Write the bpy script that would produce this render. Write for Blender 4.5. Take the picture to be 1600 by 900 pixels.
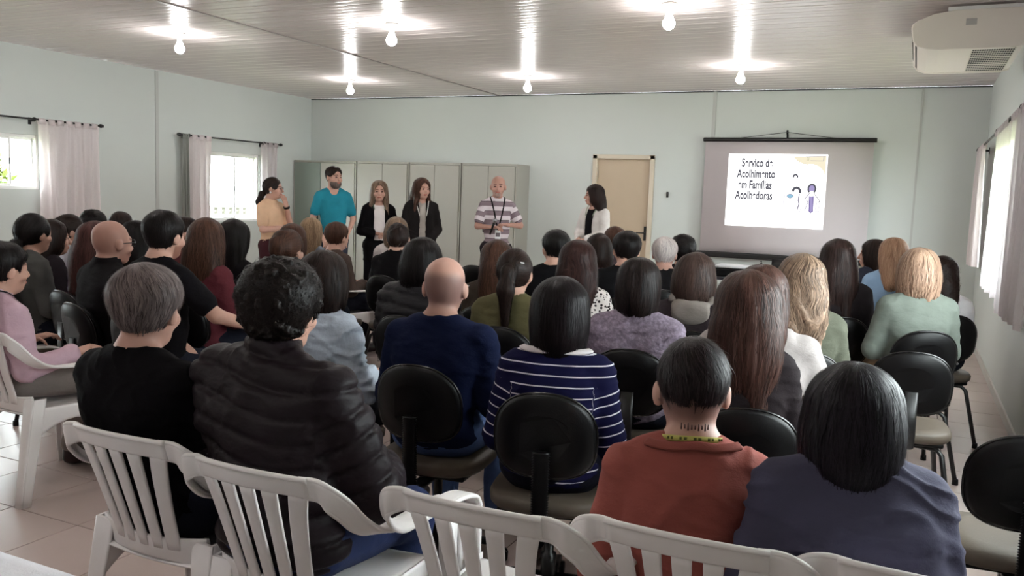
import bpy, bmesh, math, random
import numpy as np
from mathutils import Vector, Matrix

# ------------------------------------------------------------------ scene reset
for o in list(bpy.data.objects):
    bpy.data.objects.remove(o, do_unlink=True)
SC = bpy.context.scene
COL = SC.collection
random.seed(7)
RNG = np.random.default_rng(7)

# ------------------------------------------------------------------ camera (solved from the photograph's vanishing lines)
CX, CZ, YAW, PITCH, ROLL, FPX = 9.1816, 1.4852, .4386, -.1069, .0361, 1327.35
_cy, _sy, _cp, _sp = math.cos(YAW), math.sin(YAW), math.cos(PITCH), math.sin(PITCH)
FWD = np.array([-_sy * _cp, _cy * _cp, _sp])
_right = np.array([_cy, _sy, 0.0])
_up = np.cross(_right, FWD)
_c, _s = math.cos(ROLL), math.sin(ROLL)
RGT = _c * _right + _s * _up
UPV = -_s * _right + _c * _up
CAM = np.array([CX, 0.0, CZ])
cam_data = bpy.data.cameras.new('camera')
cam_data.sensor_width = 36.0
cam_data.lens = FPX / 1600.0 * 36.0
cam_data.clip_start = 0.02
cam = bpy.data.objects.new('camera', cam_data)
COL.objects.link(cam)
cam.matrix_world = Matrix(((RGT[0], UPV[0], -FWD[0], CX), (RGT[1], UPV[1], -FWD[1], 0.0),
                           (RGT[2], UPV[2], -FWD[2], CZ), (0, 0, 0, 1)))
SC.camera = cam

def ray(px, py):
    return FWD + RGT * (px - 800) / FPX + UPV * (450 - py) / FPX
def at_depth(px, py, d):
    return CAM + ray(px, py) * d

# ------------------------------------------------------------------ world, exposure
SKY_STRENGTH = 14.0
BULB_STRENGTH = 148.0
world = bpy.data.worlds.new('overcast_sky')
SC.world = world
world.use_nodes = True
wn = world.node_tree.nodes
wn.clear()
_wo = wn.new('ShaderNodeOutputWorld')
_wb = wn.new('ShaderNodeBackground')
_wb.inputs['Color'].default_value = (0.93, 0.97, 1.0, 1)
_wb.inputs['Strength'].default_value = SKY_STRENGTH
world.node_tree.links.new(_wb.outputs[0], _wo.inputs[0])
vs = SC.view_settings
vs.view_transform = 'Standard'
vs.look = 'None'
vs.gamma = 1.0
vs.use_curve_mapping = False
vs.exposure = 0.7

# ------------------------------------------------------------------ room dimensions
W, D, H = 9.88, 11.5, 2.9756
Y0 = -3.0

# ------------------------------------------------------------------ materials
def lin(c):
    out = []
    for v in c[:3]:
        v = v / 255.0
        out.append(v / 12.92 if v <= .04045 else ((v + .055) / 1.055) ** 2.4)
    return (out[0], out[1], out[2], 1.0)

MATS = {}
class NT:
    def __init__(self, name):
        self.m = bpy.data.materials.new(name)
        self.m.use_nodes = True
        self.t = self.m.node_tree
        self.t.nodes.clear()
        self.out = self.n('ShaderNodeOutputMaterial')
    def n(self, typ, **kw):
        nd = self.t.nodes.new(typ)
        for k, v in kw.items():
            setattr(nd, k, v)
        return nd
    def l(self, a, b):
        self.t.links.new(a, b)
    def bsdf(self, col, rough=.6, spec=.5, metal=0.0):
        b = self.n('ShaderNodeBsdfPrincipled')
        b.inputs['Base Color'].default_value = col
        b.inputs['Roughness'].default_value = rough
        b.inputs['Specular IOR Level'].default_value = spec
        b.inputs['Metallic'].default_value = metal
        self.l(b.outputs[0], self.out.inputs[0])
        return b
    def noise(self, scale, detail=3, vec=None, rough=.55):
        nz = self.n('ShaderNodeTexNoise')
        nz.inputs['Scale'].default_value = scale
        nz.inputs['Detail'].default_value = detail
        nz.inputs['Roughness'].default_value = rough
        if vec is not None:
            self.l(vec, nz.inputs['Vector'])
        return nz
    def objco(self, scale=(1, 1, 1)):
        tc = self.n('ShaderNodeTexCoord')
        mp = self.n('ShaderNodeMapping')
        mp.inputs['Scale'].default_value = scale
        self.l(tc.outputs['Object'], mp.inputs[0])
        return mp.outputs[0]
    def attr(self, name):
        a = self.n('ShaderNodeAttribute')
        a.attribute_name = name
        return a
    def mix(self, fac, a, b):
        m = self.n('ShaderNodeMix', data_type='RGBA')
        if isinstance(fac, (int, float)):
            m.inputs[0].default_value = fac
        else:
            self.l(fac, m.inputs[0])
        for v, i in ((a, 6), (b, 7)):
            if isinstance(v, tuple):
                m.inputs[i].default_value = v
            else:
                self.l(v, m.inputs[i])
        return m.outputs[2]
    def ramp(self, fac, stops):
        r = self.n('ShaderNodeValToRGB')
        e = r.color_ramp.elements
        while len(e) < len(stops):
            e.new(.5)
        for el, (p, c) in zip(e, stops):
            el.position = p
            el.color = c if len(c) == 4 else (c[0], c[1], c[2], 1)
        self.l(fac, r.inputs[0])
        return r.outputs[0]
    def math(self, op, a, b=None):
        m = self.n('ShaderNodeMath', operation=op)
        for i, v in enumerate((a, b)):
            if v is None:
                continue
            if isinstance(v, (int, float)):
                m.inputs[i].default_value = v
            else:
                self.l(v, m.inputs[i])
        return m.outputs[0]
    def bump(self, bsdf, h, strength=.3, dist=.01):
        b = self.n('ShaderNodeBump')
        b.inputs['Strength'].default_value = strength
        b.inputs['Distance'].default_value = dist
        self.l(h, b.inputs['Height'])
        self.l(b.outputs[0], bsdf.inputs['Normal'])

def scale_c(c, f):
    return (min(1, c[0] * f), min(1, c[1] * f), min(1, c[2] * f), 1)

def plain(name, rgb, rough=.6, spec=.4, metal=0.0, var=.08, nscale=6, bump=0.0, bscale=120):
    key = ('plain', name)
    if key in MATS:
        return MATS[key]
    t = NT(name)
    c = lin(rgb)
    b = t.bsdf(c, rough, spec, metal)
    co = t.objco()
    nz = t.noise(nscale, 4, co)
    t.l(t.mix(nz.outputs[0], scale_c(c, 1 - var), scale_c(c, 1 + var)), b.inputs['Base Color'])
    if bump > 0:
        nb = t.noise(bscale, 3, co)
        t.bump(b, nb.outputs[0], bump, .004)
    MATS[key] = t.m
    return t.m

def cloth_mat(rgb, kind='plain', rgb2=None, rough=.85, params=None):
    key = ('cloth', rgb, kind, rgb2, str(params))
    if key in MATS:
        return MATS[key]
    t = NT('fabric_' + kind)
    c = lin(rgb)
    b = t.bsdf(c, rough, .25 if max(rgb) > 60 else .08)
    co = t.objco()
    if kind in ('plain', 'knit', 'fuzzy', 'puffer', 'denim'):
        nz = t.noise(9, 4, co)
        base = t.mix(nz.outputs[0], scale_c(c, .82), scale_c(c, 1.18))
        if kind == 'denim':
            n2 = t.noise(160, 2, t.objco((1, 1, .25)))
            base = t.mix(t.math('MULTIPLY', n2.outputs[0], .55), base, scale_c(c, 1.7))
        if kind == 'fuzzy':
            n2 = t.noise(70, 4, co)
            base = t.mix(t.ramp(n2.outputs[0], [(.4, (0, 0, 0)), (.65, (1, 1, 1))]), scale_c(c, .72), scale_c(c, 1.25))
        t.l(base, b.inputs['Base Color'])
        fine = t.noise({'plain': 260, 'knit': 180, 'fuzzy': 110, 'puffer': 60, 'denim': 300}[kind], 2, co)
        folds = t.noise(11, 3, t.objco((1, 1, 1.8)))
        hgt = t.math('ADD', t.math('MULTIPLY', fine.outputs[0], .12 if kind != 'fuzzy' else .3), folds.outputs[0])
        t.bump(b, hgt, .5, .012)
        if kind == 'puffer':
            b.inputs['Roughness'].default_value = .55
            b.inputs['Specular IOR Level'].default_value = .18
    elif kind == 'stripes':
        a = t.attr('st')
        sx = t.n('ShaderNodeSeparateXYZ')
        t.l(a.outputs['Vector'], sx.inputs[0])
        per, duty = params
        fr = t.math('FRACT', t.math('DIVIDE', t.math('ADD', sx.outputs[1], 5.0), per))
        m = t.math('LESS_THAN', fr, duty)
        t.l(t.mix(m, c, lin(rgb2)), b.inputs['Base Color'])
        folds = t.noise(11, 3, co)
        t.bump(b, folds.outputs[0], .4, .012)
    elif kind == 'polo':
        a = t.attr('st')
        sx = t.n('ShaderNodeSeparateXYZ')
        t.l(a.outputs['Vector'], sx.inputs[0])
        fr = t.math('FRACT', t.math('DIVIDE', t.math('ADD', sx.outputs[1], 5.02), .105))
        cr = t.ramp(fr, [(0, lin(rgb)), (.46, lin(rgb)), (.47, lin(rgb2)), (.93, lin(rgb2)), (.96, lin((70, 55, 60)))])
        t.l(cr, b.inputs['Base Color'])
        folds = t.noise(11, 3, co)
        t.bump(b, folds.outputs[0], .4, .012)
    elif kind == 'leopard':
        v = t.n('ShaderNodeTexVoronoi')
        v.inputs['Scale'].default_value = 55
        t.l(co, v.inputs['Vector'])
        n2 = t.noise(60, 2, co)
        f = t.math('ADD', v.outputs['Distance'], t.math('MULTIPLY', n2.outputs[0], .35))
        t.l(t.ramp(f, [(.50, lin(rgb2)), (.56, (lin(rgb2))), (.60, lin(rgb))]), b.inputs['Base Color'])
    MATS[key] = t.m
    return t.m

def skin_mat(rgb):
    key = ('skin', rgb)
    if key in MATS:
        return MATS[key]
    t = NT('skin')
    c = lin(rgb)
    b = t.bsdf(c, .5, .35)
    co = t.objco()
    nz = t.noise(25, 3, co)
    base = t.mix(nz.outputs[0], scale_c(c, .92), (min(1, c[0] * 1.1), c[1] * 1.04, c[2] * 1.02, 1))
    a = t.attr('tint')
    m = t.n('ShaderNodeMix', data_type='RGBA', blend_type='MULTIPLY')
    m.inputs[0].default_value = 1.0
    t.l(base, m.inputs[6])
    t.l(a.outputs['Color'], m.inputs[7])
    t.l(m.outputs[2], b.inputs['Base Color'])
    b.inputs['Subsurface Weight'].default_value = 0.0
    MATS[key] = t.m
    return t.m

def hair_mat(c1, c2, rough=.45, spec=.15):
    key = ('hair', c1, c2, rough)
    if key in MATS:
        return MATS[key]
    t = NT('hair')
    b = t.bsdf(lin(c1), rough, spec)
    a = t.attr('st')
    nz = t.noise(1.0, 3, a.outputs['Vector'], .7)
    tn = t.attr('tint')
    sx = t.n('ShaderNodeSeparateColor')
    t.l(tn.outputs['Color'], sx.inputs[0])
    f = t.math('ADD', t.math('MULTIPLY', nz.outputs[0], .55), t.math('MULTIPLY', sx.outputs[0], .5))
    t.l(t.ramp(f, [(.28, lin(c1)), (.72, lin(c2))]), b.inputs['Base Color'])
    t.bump(b, nz.outputs[0], .6, .006)
    MATS[key] = t.m
    return t.m

# ------------------------------------------------------------------ object helpers
def tag(o, label=None, cat=None, group=None, kind=None):
    if label:
        o['label'] = label
    if cat:
        o['category'] = cat
    if group:
        o['group'] = group
    if kind:
        o['kind'] = kind
    return o

def link(name, me, mat=None, parent=None, loc=None, rz=None):
    o = bpy.data.objects.new(name, me)
    COL.objects.link(o)
    if me is not None and mat is not None and len(me.materials) == 0:
        me.materials.append(mat)
    if parent is not None:
        o.parent = parent
    if loc is not None:
        o.location = loc
    if rz is not None:
        o.rotation_euler = (0, 0, rz)
    return o

def empty(name, loc, rz=0):
    o = bpy.data.objects.new(name, None)
    o.empty_display_size = .1
    COL.objects.link(o)
    o.location = loc
    o.rotation_euler = (0, 0, rz)
    return o

def copy_tree(o, parent=None):
    c = o.copy()
    COL.objects.link(c)
    if parent is not None:
        c.parent = parent
    for ch in list(o.children):
        copy_tree(ch, c)
    return c

def np_mesh(name, V, Q, smooth=True, attrs=None):
    """V (n,3), Q (m,4) or list of faces"""
    me = bpy.data.meshes.new(name)
    V = np.asarray(V, np.float32)
    Q = np.asarray(Q, np.int32)
    nq = Q.shape[1]
    me.vertices.add(len(V))
    me.vertices.foreach_set('co', V.ravel())
    me.loops.add(len(Q) * nq)
    me.loops.foreach_set('vertex_index', Q.ravel())
    me.polygons.add(len(Q))
    me.polygons.foreach_set('loop_start', np.arange(0, len(Q) * nq, nq, dtype=np.int32))
    me.polygons.foreach_set('loop_total', np.full(len(Q), nq, np.int32))
    me.polygons.foreach_set('use_smooth', np.full(len(Q), smooth, bool))
    me.update(calc_edges=True)
    if attrs:
        for k, a in attrs.items():
            if a.shape[1] == 3:
                at = me.attributes.new(k, 'FLOAT_VECTOR', 'POINT')
                at.data.foreach_set('vector', np.asarray(a, np.float32).ravel())
            else:
                at = me.attributes.new(k, 'FLOAT_COLOR', 'POINT')
                at.data.foreach_set('color', np.asarray(a, np.float32).ravel())
    return me

class MB:
    """collects boxes, lofts, tubes into one mesh"""
    def __init__(self):
        self.v = []
        self.f = []
        self.s = []
    def add(self, vs_, fs, smooth=False):
        b = len(self.v)
        self.v += [tuple(map(float, p)) for p in vs_]
        for f in fs:
            self.f.append(tuple(i + b for i in f))
            self.s.append(smooth)
    def box(self, x0, x1, y0, y1, z0, z1):
        v = [(x0, y0, z0), (x1, y0, z0), (x1, y1, z0), (x0, y1, z0), (x0, y0, z1), (x1, y0, z1), (x1, y1, z1), (x0, y1, z1)]
        self.add(v, [(0, 3, 2, 1), (4, 5, 6, 7), (0, 1, 5, 4), (1, 2, 6, 5), (2, 3, 7, 6), (3, 0, 4, 7)])
    def bbox(self, x0, x1, y0, y1, z0, z1, r=.01, seg=2):
        bm = bmesh.new()
        bmesh.ops.create_cube(bm, size=1.0)
        for v in bm.verts:
            v.co = Vector(((x0 + x1) / 2 + v.co.x * (x1 - x0), (y0 + y1) / 2 + v.co.y * (y1 - y0), (z0 + z1) / 2 + v.co.z * (z1 - z0)))
        bmesh.ops.bevel(bm, geom=list(bm.edges), offset=r, segments=seg, affect='EDGES', profile=.5)
        bm.verts.index_update()
        self.add([v.co for v in bm.verts], [[v.index for v in f.verts] for f in bm.faces], False)
        bm.free()
    def rings(self, rings, cap=True, smooth=True, closed=False):
        n = len(rings[0])
        vs_ = [p for r in rings for p in r]
        fs = []
        m = len(rings)
        for i in range(m if closed else m - 1):
            a = i * n
            b = ((i + 1) % m) * n
            for j in range(n):
                k = (j + 1) % n
                fs.append((a + j, a + k, b + k, b + j))
        self.add(vs_, fs, smooth)
        if cap and not closed:
            base = len(self.v) - len(vs_)
            self.f.append(tuple(base + j for j in reversed(range(n))))
            self.s.append(False)
            self.f.append(tuple(base + (m - 1) * n + j for j in range(n)))
            self.s.append(False)
    def loft(self, frames, n=12, p=4.0, smooth=True):
        """frames: (centre, axisA, axisB, halfA, halfB); superellipse section"""
        rr = []
        for c, a, b, ha, hb in frames:
            c = Vector(c); a = Vector(a).normalized(); b = Vector(b)
            b = (b - a * b.dot(a)).normalized()
            r = []
            for j in range(n):
                t = 2 * math.pi * (j + .5) / n
                ct, st = math.cos(t), math.sin(t)
                r.append(c + a * ha * math.copysign(abs(ct) ** (2 / p), ct) + b * hb * math.copysign(abs(st) ** (2 / p), st))
            rr.append(r)
        self.rings(rr, smooth=smooth)
    def tube(self, pts, r, n=8, closed=False):
        pts = [Vector(p) for p in pts]
        rr = []
        m = len(pts)
        ref = None
        for i, p in enumerate(pts):
            if closed:
                d = pts[(i + 1) % m] - pts[i - 1]
            else:
                d = pts[min(i + 1, m - 1)] - pts[max(i - 1, 0)]
            d.normalize()
            if ref is None:
                ref = Vector((0, 0, 1)) if abs(d.z) < .9 else Vector((1, 0, 0))
            a = ref - d * ref.dot(d)
            a.normalize()
            ref = a
            b = d.cross(a)
            ri = r[i] if isinstance(r, (list, tuple)) else r
            rr.append([p + a * ri * math.cos(2 * math.pi * j / n) + b * ri * math.sin(2 * math.pi * j / n) for j in range(n)])
        self.rings(rr, closed=closed)
    def lathe(self, prof, n=20, c=(0, 0, 0), axis='z'):
        rr = []
        for r, z in prof:
            ring = []
            for j in range(n):
                t = 2 * math.pi * j / n
                x, y = r * math.cos(t), r * math.sin(t)
                if axis == 'z':
                    ring.append((c[0] + x, c[1] + y, c[2] + z))
                elif axis == 'y':
                    ring.append((c[0] + x, c[1] + z, c[2] - y))
                else:
                    ring.append((c[0] + z, c[1] + x, c[2] + y))
            rr.append(ring)
        self.rings(rr)
    def sheet(self, P, thick=0.0):
        """P: grid of points [i][j]; optional thickness along local normal"""
        m, n = len(P), len(P[0])
        P = np.array([[tuple(q) for q in row] for row in P], float)
        if thick == 0:
            fs = [(i * n + j, (i + 1) * n + j, (i + 1) * n + j + 1, i * n + j + 1) for i in range(m - 1) for j in range(n - 1)]
            self.add(P.reshape(-1, 3), fs, True)
            return
        du = np.gradient(P, axis=0)
        dv = np.gradient(P, axis=1)
        N = np.cross(du, dv)
        N /= np.linalg.norm(N, axis=2, keepdims=True) + 1e-12
        A = (P + N * thick / 2).reshape(-1, 3)
        B = (P - N * thick / 2).reshape(-1, 3)
        o = m * n
        fs = []
        for i in range(m - 1):
            for j in range(n - 1):
                q = (i * n + j, (i + 1) * n + j, (i + 1) * n + j + 1, i * n + j + 1)
                fs.append(q)
                fs.append(tuple(o + k for k in reversed(q)))
        rim = [j for j in range(n)] + [i * n + n - 1 for i in range(1, m)] + [(m - 1) * n + j for j in reversed(range(n - 1))] + [i * n for i in reversed(range(1, m - 1))]
        for a, b in zip(rim, rim[1:] + rim[:1]):
            fs.append((a, b, o + b, o + a))
        self.add(np.vstack([A, B]), fs, True)
    def mesh(self, name):
        me = bpy.data.meshes.new(name)
        me.from_pydata(self.v, [], self.f)
        me.polygons.foreach_set('use_smooth', np.array(self.s, bool))
        me.update()
        return me
    def build(self, name, mat, parent=None, loc=None, rz=None):
        return link(name, self.mesh(name), mat, parent, loc, rz)

def catmull(pts, n=6):
    pts = [np.array(p, float) for p in pts]
    out = []
    P = [2 * pts[0] - pts[1]] + pts + [2 * pts[-1] - pts[-2]]
    for i in range(1, len(P) - 2):
        for k in range(n):
            t = k / n
            a, b, c, d = P[i - 1], P[i], P[i + 1], P[i + 2]
            out.append(.5 * (2 * b + (c - a) * t + (2 * a - 5 * b + 4 * c - d) * t * t + (3 * b - a - 3 * c + d) * t ** 3))
    out.append(pts[-1])
    return out

# ------------------------------------------------------------------ setting: materials
M_WALL = plain('wall_paint_mint', (198, 203, 199), .75, .25, var=.02, nscale=2.0, bump=.06, bscale=200)
M_WALLR = M_WALL
M_TRIM = plain('trim_paint', (182, 184, 181), .6, .3, var=.03)
M_BASE = plain('baseboard_paint', (198, 196, 190), .5, .4, var=.04)
M_GROUT = plain('grout', (92, 80, 74), .9, .2)
M_BEIGE = plain('door_frame_beige', (200, 189, 170), .5, .4, var=.03)
M_DOOR = plain('door_leaf_beige', (186, 168, 145), .5, .4, var=.05, nscale=3)
M_BLACK = plain('black_metal', (18, 17, 18), .38, .5)
M_BLACKP = plain('black_plastic', (8, 7, 8), .42, .22, bump=.12, bscale=300)
M_WHITE = plain('white_enamel', (226, 224, 222), .4, .5, var=.02)
M_CAB = plain('cabinet_grey', (160, 158, 149), .45, .45, var=.03, nscale=2)
M_CABREFL = plain('cabinet_wall_reflection', (124, 134, 126), .42, .45, var=.03, nscale=2)  # darker green puts the reflection of the wall into the door colour
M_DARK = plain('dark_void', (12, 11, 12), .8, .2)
M_STEEL = plain('steel', (150, 150, 152), .3, .5, metal=1.0)

def tile_mat():
    t = NT('floor_tile_ceramic')
    c = lin((194, 176, 170))
    b = t.bsdf(c, .22, .5)
    oi = t.n('ShaderNodeObjectInfo')
    tc = t.n('ShaderNodeTexCoord')
    nz = t.noise(7, 5, tc.outputs['Object'])
    base = t.mix(nz.outputs[0], scale_c(c, .955), scale_c(c, 1.045))
    m = t.n('ShaderNodeMix', data_type='RGBA', blend_type='MULTIPLY')
    m.inputs[0].default_value = 1.0
    t.l(base, m.inputs[6])
    t.l(t.ramp(oi.outputs['Random'], [(0, (.93, .92, .91)), (1, (1, 1, 1))]), m.inputs[7])
    t.l(m.outputs[2], b.inputs['Base Color'])
    n2 = t.noise(3.0, 3, tc.outputs['Object'])
    t.l(t.ramp(n2.outputs[0], [(.3, (.27, .27, .27)), (.75, (.31, .31, .31))]), b.inputs['Roughness'])
    return t.m
M_TILE = tile_mat()

def ceil_mat():
    t = NT('ceiling_pvc')
    c = lin((214, 204, 202))
    b = t.bsdf(c, .27, .5)
    nz = t.noise(1.2, 3, t.objco())
    t.l(t.mix(nz.outputs[0], scale_c(c, .95), scale_c(c, 1.04)), b.inputs['Base Color'])
    return t.m
M_CEIL = ceil_mat()

def glass_mat():
    t = NT('window_glass')
    tr = t.n('ShaderNodeBsdfTransparent')
    tr.inputs[0].default_value = (.95, .98, .97, 1)
    gl = t.n('ShaderNodeBsdfGlossy')
    gl.inputs['Roughness'].default_value = .02
    mx = t.n('ShaderNodeMixShader')
    mx.inputs[0].default_value = .05
    t.l(tr.outputs[0], mx.inputs[1])
    t.l(gl.outputs[0], mx.inputs[2])
    t.l(mx.outputs[0], t.out.inputs[0])
    return t.m
M_GLASS = glass_mat()

def curtain_mat(rgb, trans=.45):
    t = NT('curtain_cloth')
    c = lin(rgb)
    d = t.n('ShaderNodeBsdfDiffuse')
    tl = t.n('ShaderNodeBsdfTranslucent')
    nz = t.noise(220, 2, t.objco((1, 1, .2)))
    col = t.mix(nz.outputs[0], scale_c(c, .9), scale_c(c, 1.06))
    t.l(col, d.inputs[0])
    t.l(col, tl.inputs[0])
    mx = t.n('ShaderNodeMixShader')
    mx.inputs[0].default_value = trans
    t.l(d.outputs[0], mx.inputs[1])
    t.l(tl.outputs[0], mx.inputs[2])
    t.l(mx.outputs[0], t.out.inputs[0])
    return t.m
M_CURT = curtain_mat((240, 231, 231), .42)
M_SHEER = curtain_mat((228, 220, 222), .55)
M_CURT_SHADED = curtain_mat((150, 152, 146), .15)  # darker grey puts the shade on this greenish curtain into its colour

def emit_mat(name, rgb, strength):
    t = NT(name)
    e = t.n('ShaderNodeEmission')
    e.inputs[0].default_value = rgb
    e.inputs[1].default_value = strength
    t.l(e.outputs[0], t.out.inputs[0])
    return t.m

# ------------------------------------------------------------------ floor with single tiles
fl = MB()
fl.box(-.15, W + .15, Y0 - .15, D + .15, -.12, -.003)
floor = tag(fl.build('floor', M_GROUT), kind='structure')
TS = .43
tm = MB()
g = .0025
a, b_ = g, TS - g
ch = .0015
tm.add([(a, a, -.003), (b_, a, -.003), (b_, b_, -.003), (a, b_, -.003),
        (a + ch, a + ch, 0), (b_ - ch, a + ch, 0), (b_ - ch, b_ - ch, 0), (a + ch, b_ - ch, 0)],
       [(4, 5, 6, 7), (0, 1, 5, 4), (1, 2, 6, 5), (2, 3, 7, 6), (3, 0, 4, 7)])
tile_me = tm.mesh('tile')
tile_me.materials.append(M_TILE)
cells = []
for i in range(-14, 10):
    for j in range(-13, 22):
        x, y = 6.0 + TS * i, 2.43 + TS * j
        if x + TS < 0 or x > W or y + TS < Y0 or y > D:
            continue
        v = np.array([x + TS / 2, y + TS / 2, 0]) - CAM
        dep = v @ FWD
        vis = dep > .4 and abs(v @ RGT / dep) < 800 / FPX + .15 and abs(v @ UPV / dep) < 450 / FPX + .12
        cells.append((0 if vis else 1, np.linalg.norm(v), x, y))
cells.sort()
rest = MB()
for k, (nv, dd, x, y) in enumerate(cells):
    whole = x >= 0 and x + TS <= W and y + TS <= D and y >= Y0
    if k < 300 and whole:
        link('tile', tile_me, None, floor, (x, y, 0))
    else:
        x0, x1, y0, y1 = max(x + g, 0), min(x + TS - g, W), max(y + g, Y0), min(y + TS - g, D)
        rest.add([(x0, y0, 0), (x1, y0, 0), (x1, y1, 0), (x0, y1, 0), (x0, y0, -.003), (x1, y0, -.003), (x1, y1, -.003), (x0, y1, -.003)],
                 [(0, 1, 2, 3), (4, 5, 1, 0), (5, 6, 2, 1), (6, 7, 3, 2), (7, 4, 0, 3)])
tag(rest.build('tile_field', M_TILE, floor), kind='stuff')

# ------------------------------------------------------------------ walls
def wall_x(name, x0, x1, ya, yb, holes, mat):
    m = MB()
    ys = sorted(set([ya, yb] + [h[0] for h in holes] + [h[1] for h in holes]))
    for a, b in zip(ys, ys[1:]):
        hs = [h for h in holes if h[0] <= a + 1e-6 and h[1] >= b - 1e-6]
        if hs:
            h = hs[0]
            m.box(x0, x1, a, b, 0, h[2])
            m.box(x0, x1, a, b, h[3], H)
        else:
            m.box(x0, x1, a, b, 0, H)
    return tag(m.build(name, mat), kind='structure')
WIN_L = [(5.42, 6.62, 1.37, 1.99), (9.24, 10.26, .97, 1.98), (1.9, 3.1, 1.0, 1.99)]
WIN_R = [(6.95, 10.15, .98, 2.06), (2.2, 5.2, .98, 2.06)]
wall_x('wall_left', -.14, 0, Y0, D, WIN_L, M_WALL)
wall_x('wall_right', W, W + .14, Y0, D, WIN_R, M_WALL)
m = MB()
m.box(-.14, 5.03, D, D + .14, 0, H)
m.box(5.85, W + .14, D, D + .14, 0, H)
m.box(5.03, 5.85, D, D + .14, 2.085, H)
tag(m.build('wall_back', M_WALL), kind='structure')
m = MB()
m.box(-.14, W + .14, Y0 - .14, Y0, 0, H)
tag(m.build('wall_rear', M_WALL), kind='structure')

def strip(name, x0, x1, y0, y1, z0, z1, mat):
    m = MB()
    m.box(x0, x1, y0, y1, z0, z1)
    return tag(m.build(name, mat), kind='structure')
strip('trim_1', 0, .012, 8.275, 8.325, 0, H - .01, M_TRIM)
strip('trim_2', 6.64, 6.685, D - .014, D, 0, H - .01, M_TRIM)
strip('trim_3', 9.14, 9.165, D - .01, D, 0, H - .01, M_TRIM)
strip('trim_4', 0, .012, 4.2, 4.25, 0, H - .01, M_TRIM)
strip('ceiling_gap_shade', .0, W, D - .012, D, H - .016, H - .004, M_DARK)  # dark strip colouring in the shaded gap between back wall and ceiling
strip('baseboard_left', 0, .012, Y0, D, 0, .07, M_BASE)
strip('baseboard_right', W - .014, W, Y0, D, 0, .075, M_BASE)
strip('baseboard_back', 5.9, W, D - .012, D, 0, .07, M_BASE)

# ------------------------------------------------------------------ ceiling with planks
cm = MB()
cm.box(-.14, W + .14, Y0 - .14, D + .14, H + .02, H + .14)
ceiling = tag(cm.build('ceiling', M_CEIL), kind='structure')
PW = .20
SEG = [(0.0, 3.435), (3.465, 6.9), (6.905, W)]
def plank_mesh(x0, x1):
    m = MB()
    prof = []
    for k in range(2):
        for s in range(7):
            t = s / 6
            yy = k * PW / 2 + .0016 + t * (PW / 2 - .0032)
            zz = -.0006 * (1 - (2 * t - 1) ** 2)
            prof.append((yy, zz))
        prof.append((k * PW / 2 + PW / 2 - .0009, .003))
        prof.append((k * PW / 2 + PW / 2 + .0009, .003))
    prof = prof[:-1]
    P0 = [(x0, y, z) for y, z in prof]
    P1 = [(x1, y, z) for y, z in prof]
    n = len(prof)
    m.add(P0 + P1, [(i, n + i, n + i + 1, i + 1)[::-1] for i in range(n - 1)], False)
    me = m.mesh('ceiling_plank')
    sm = [abs(prof[i][1]) < .0025 and abs(prof[i + 1][1]) < .0025 for i in range(n - 1)]
    me.polygons.foreach_set('use_smooth', np.array(sm, bool))
    me.materials.append(M_CEIL)
    return me
pm = [plank_mesh(*s) for s in SEG]
ny = int((D - Y0) / PW) + 1
for j in range(ny):
    for s in range(3):
        link('ceiling_plank', pm[s], None, ceiling, (0, D - PW * (j + 1), H))
M_JOINT = plain('ceiling_joint', (150, 142, 140), .4, .4)
for x in (3.45,):
    m = MB()
    m.loft([((x, y, H - .003), (1, 0, 0), (0, 0, 1), .016, .006) for y in (Y0, D)], n=8, p=3)
    tag(m.build('trim_6', M_JOINT), kind='structure')

# ------------------------------------------------------------------ door
dr = empty('door_1', (5.44, D, 0))
tag(dr, kind='structure')
m = MB()
m.bbox(-.45, -.385, -.022, .10, 0, 2.12, .004)
m.bbox(.385, .45, -.022, .10, 0, 2.12, .004)
m.bbox(-.45, .45, -.022, .10, 2.065, 2.125, .004)
m.build('door_frame', M_BEIGE, dr)
m = MB()
m.bbox(-.386, .386, .035, .075, .01, 2.067, .003)
leaf = m.build('door_leaf', M_DOOR, dr)
m = MB()
m.bbox(.33, .365, .024, .036, .94, 1.14, .004)
m.tube([(.347, .03, 1.05), (.347, -.02, 1.05), (.33, -.03, 1.05), (.24, -.03, 1.05)], .009)
m.build('door_handle', M_BLACK, leaf)
m = MB()
for z in (.25, 1.05, 1.85):
    m.lathe([(.007, -.05), (.007, .05)], 8, (-.384, .032, z))
m.build('hinge', M_STEEL, leaf)

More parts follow.
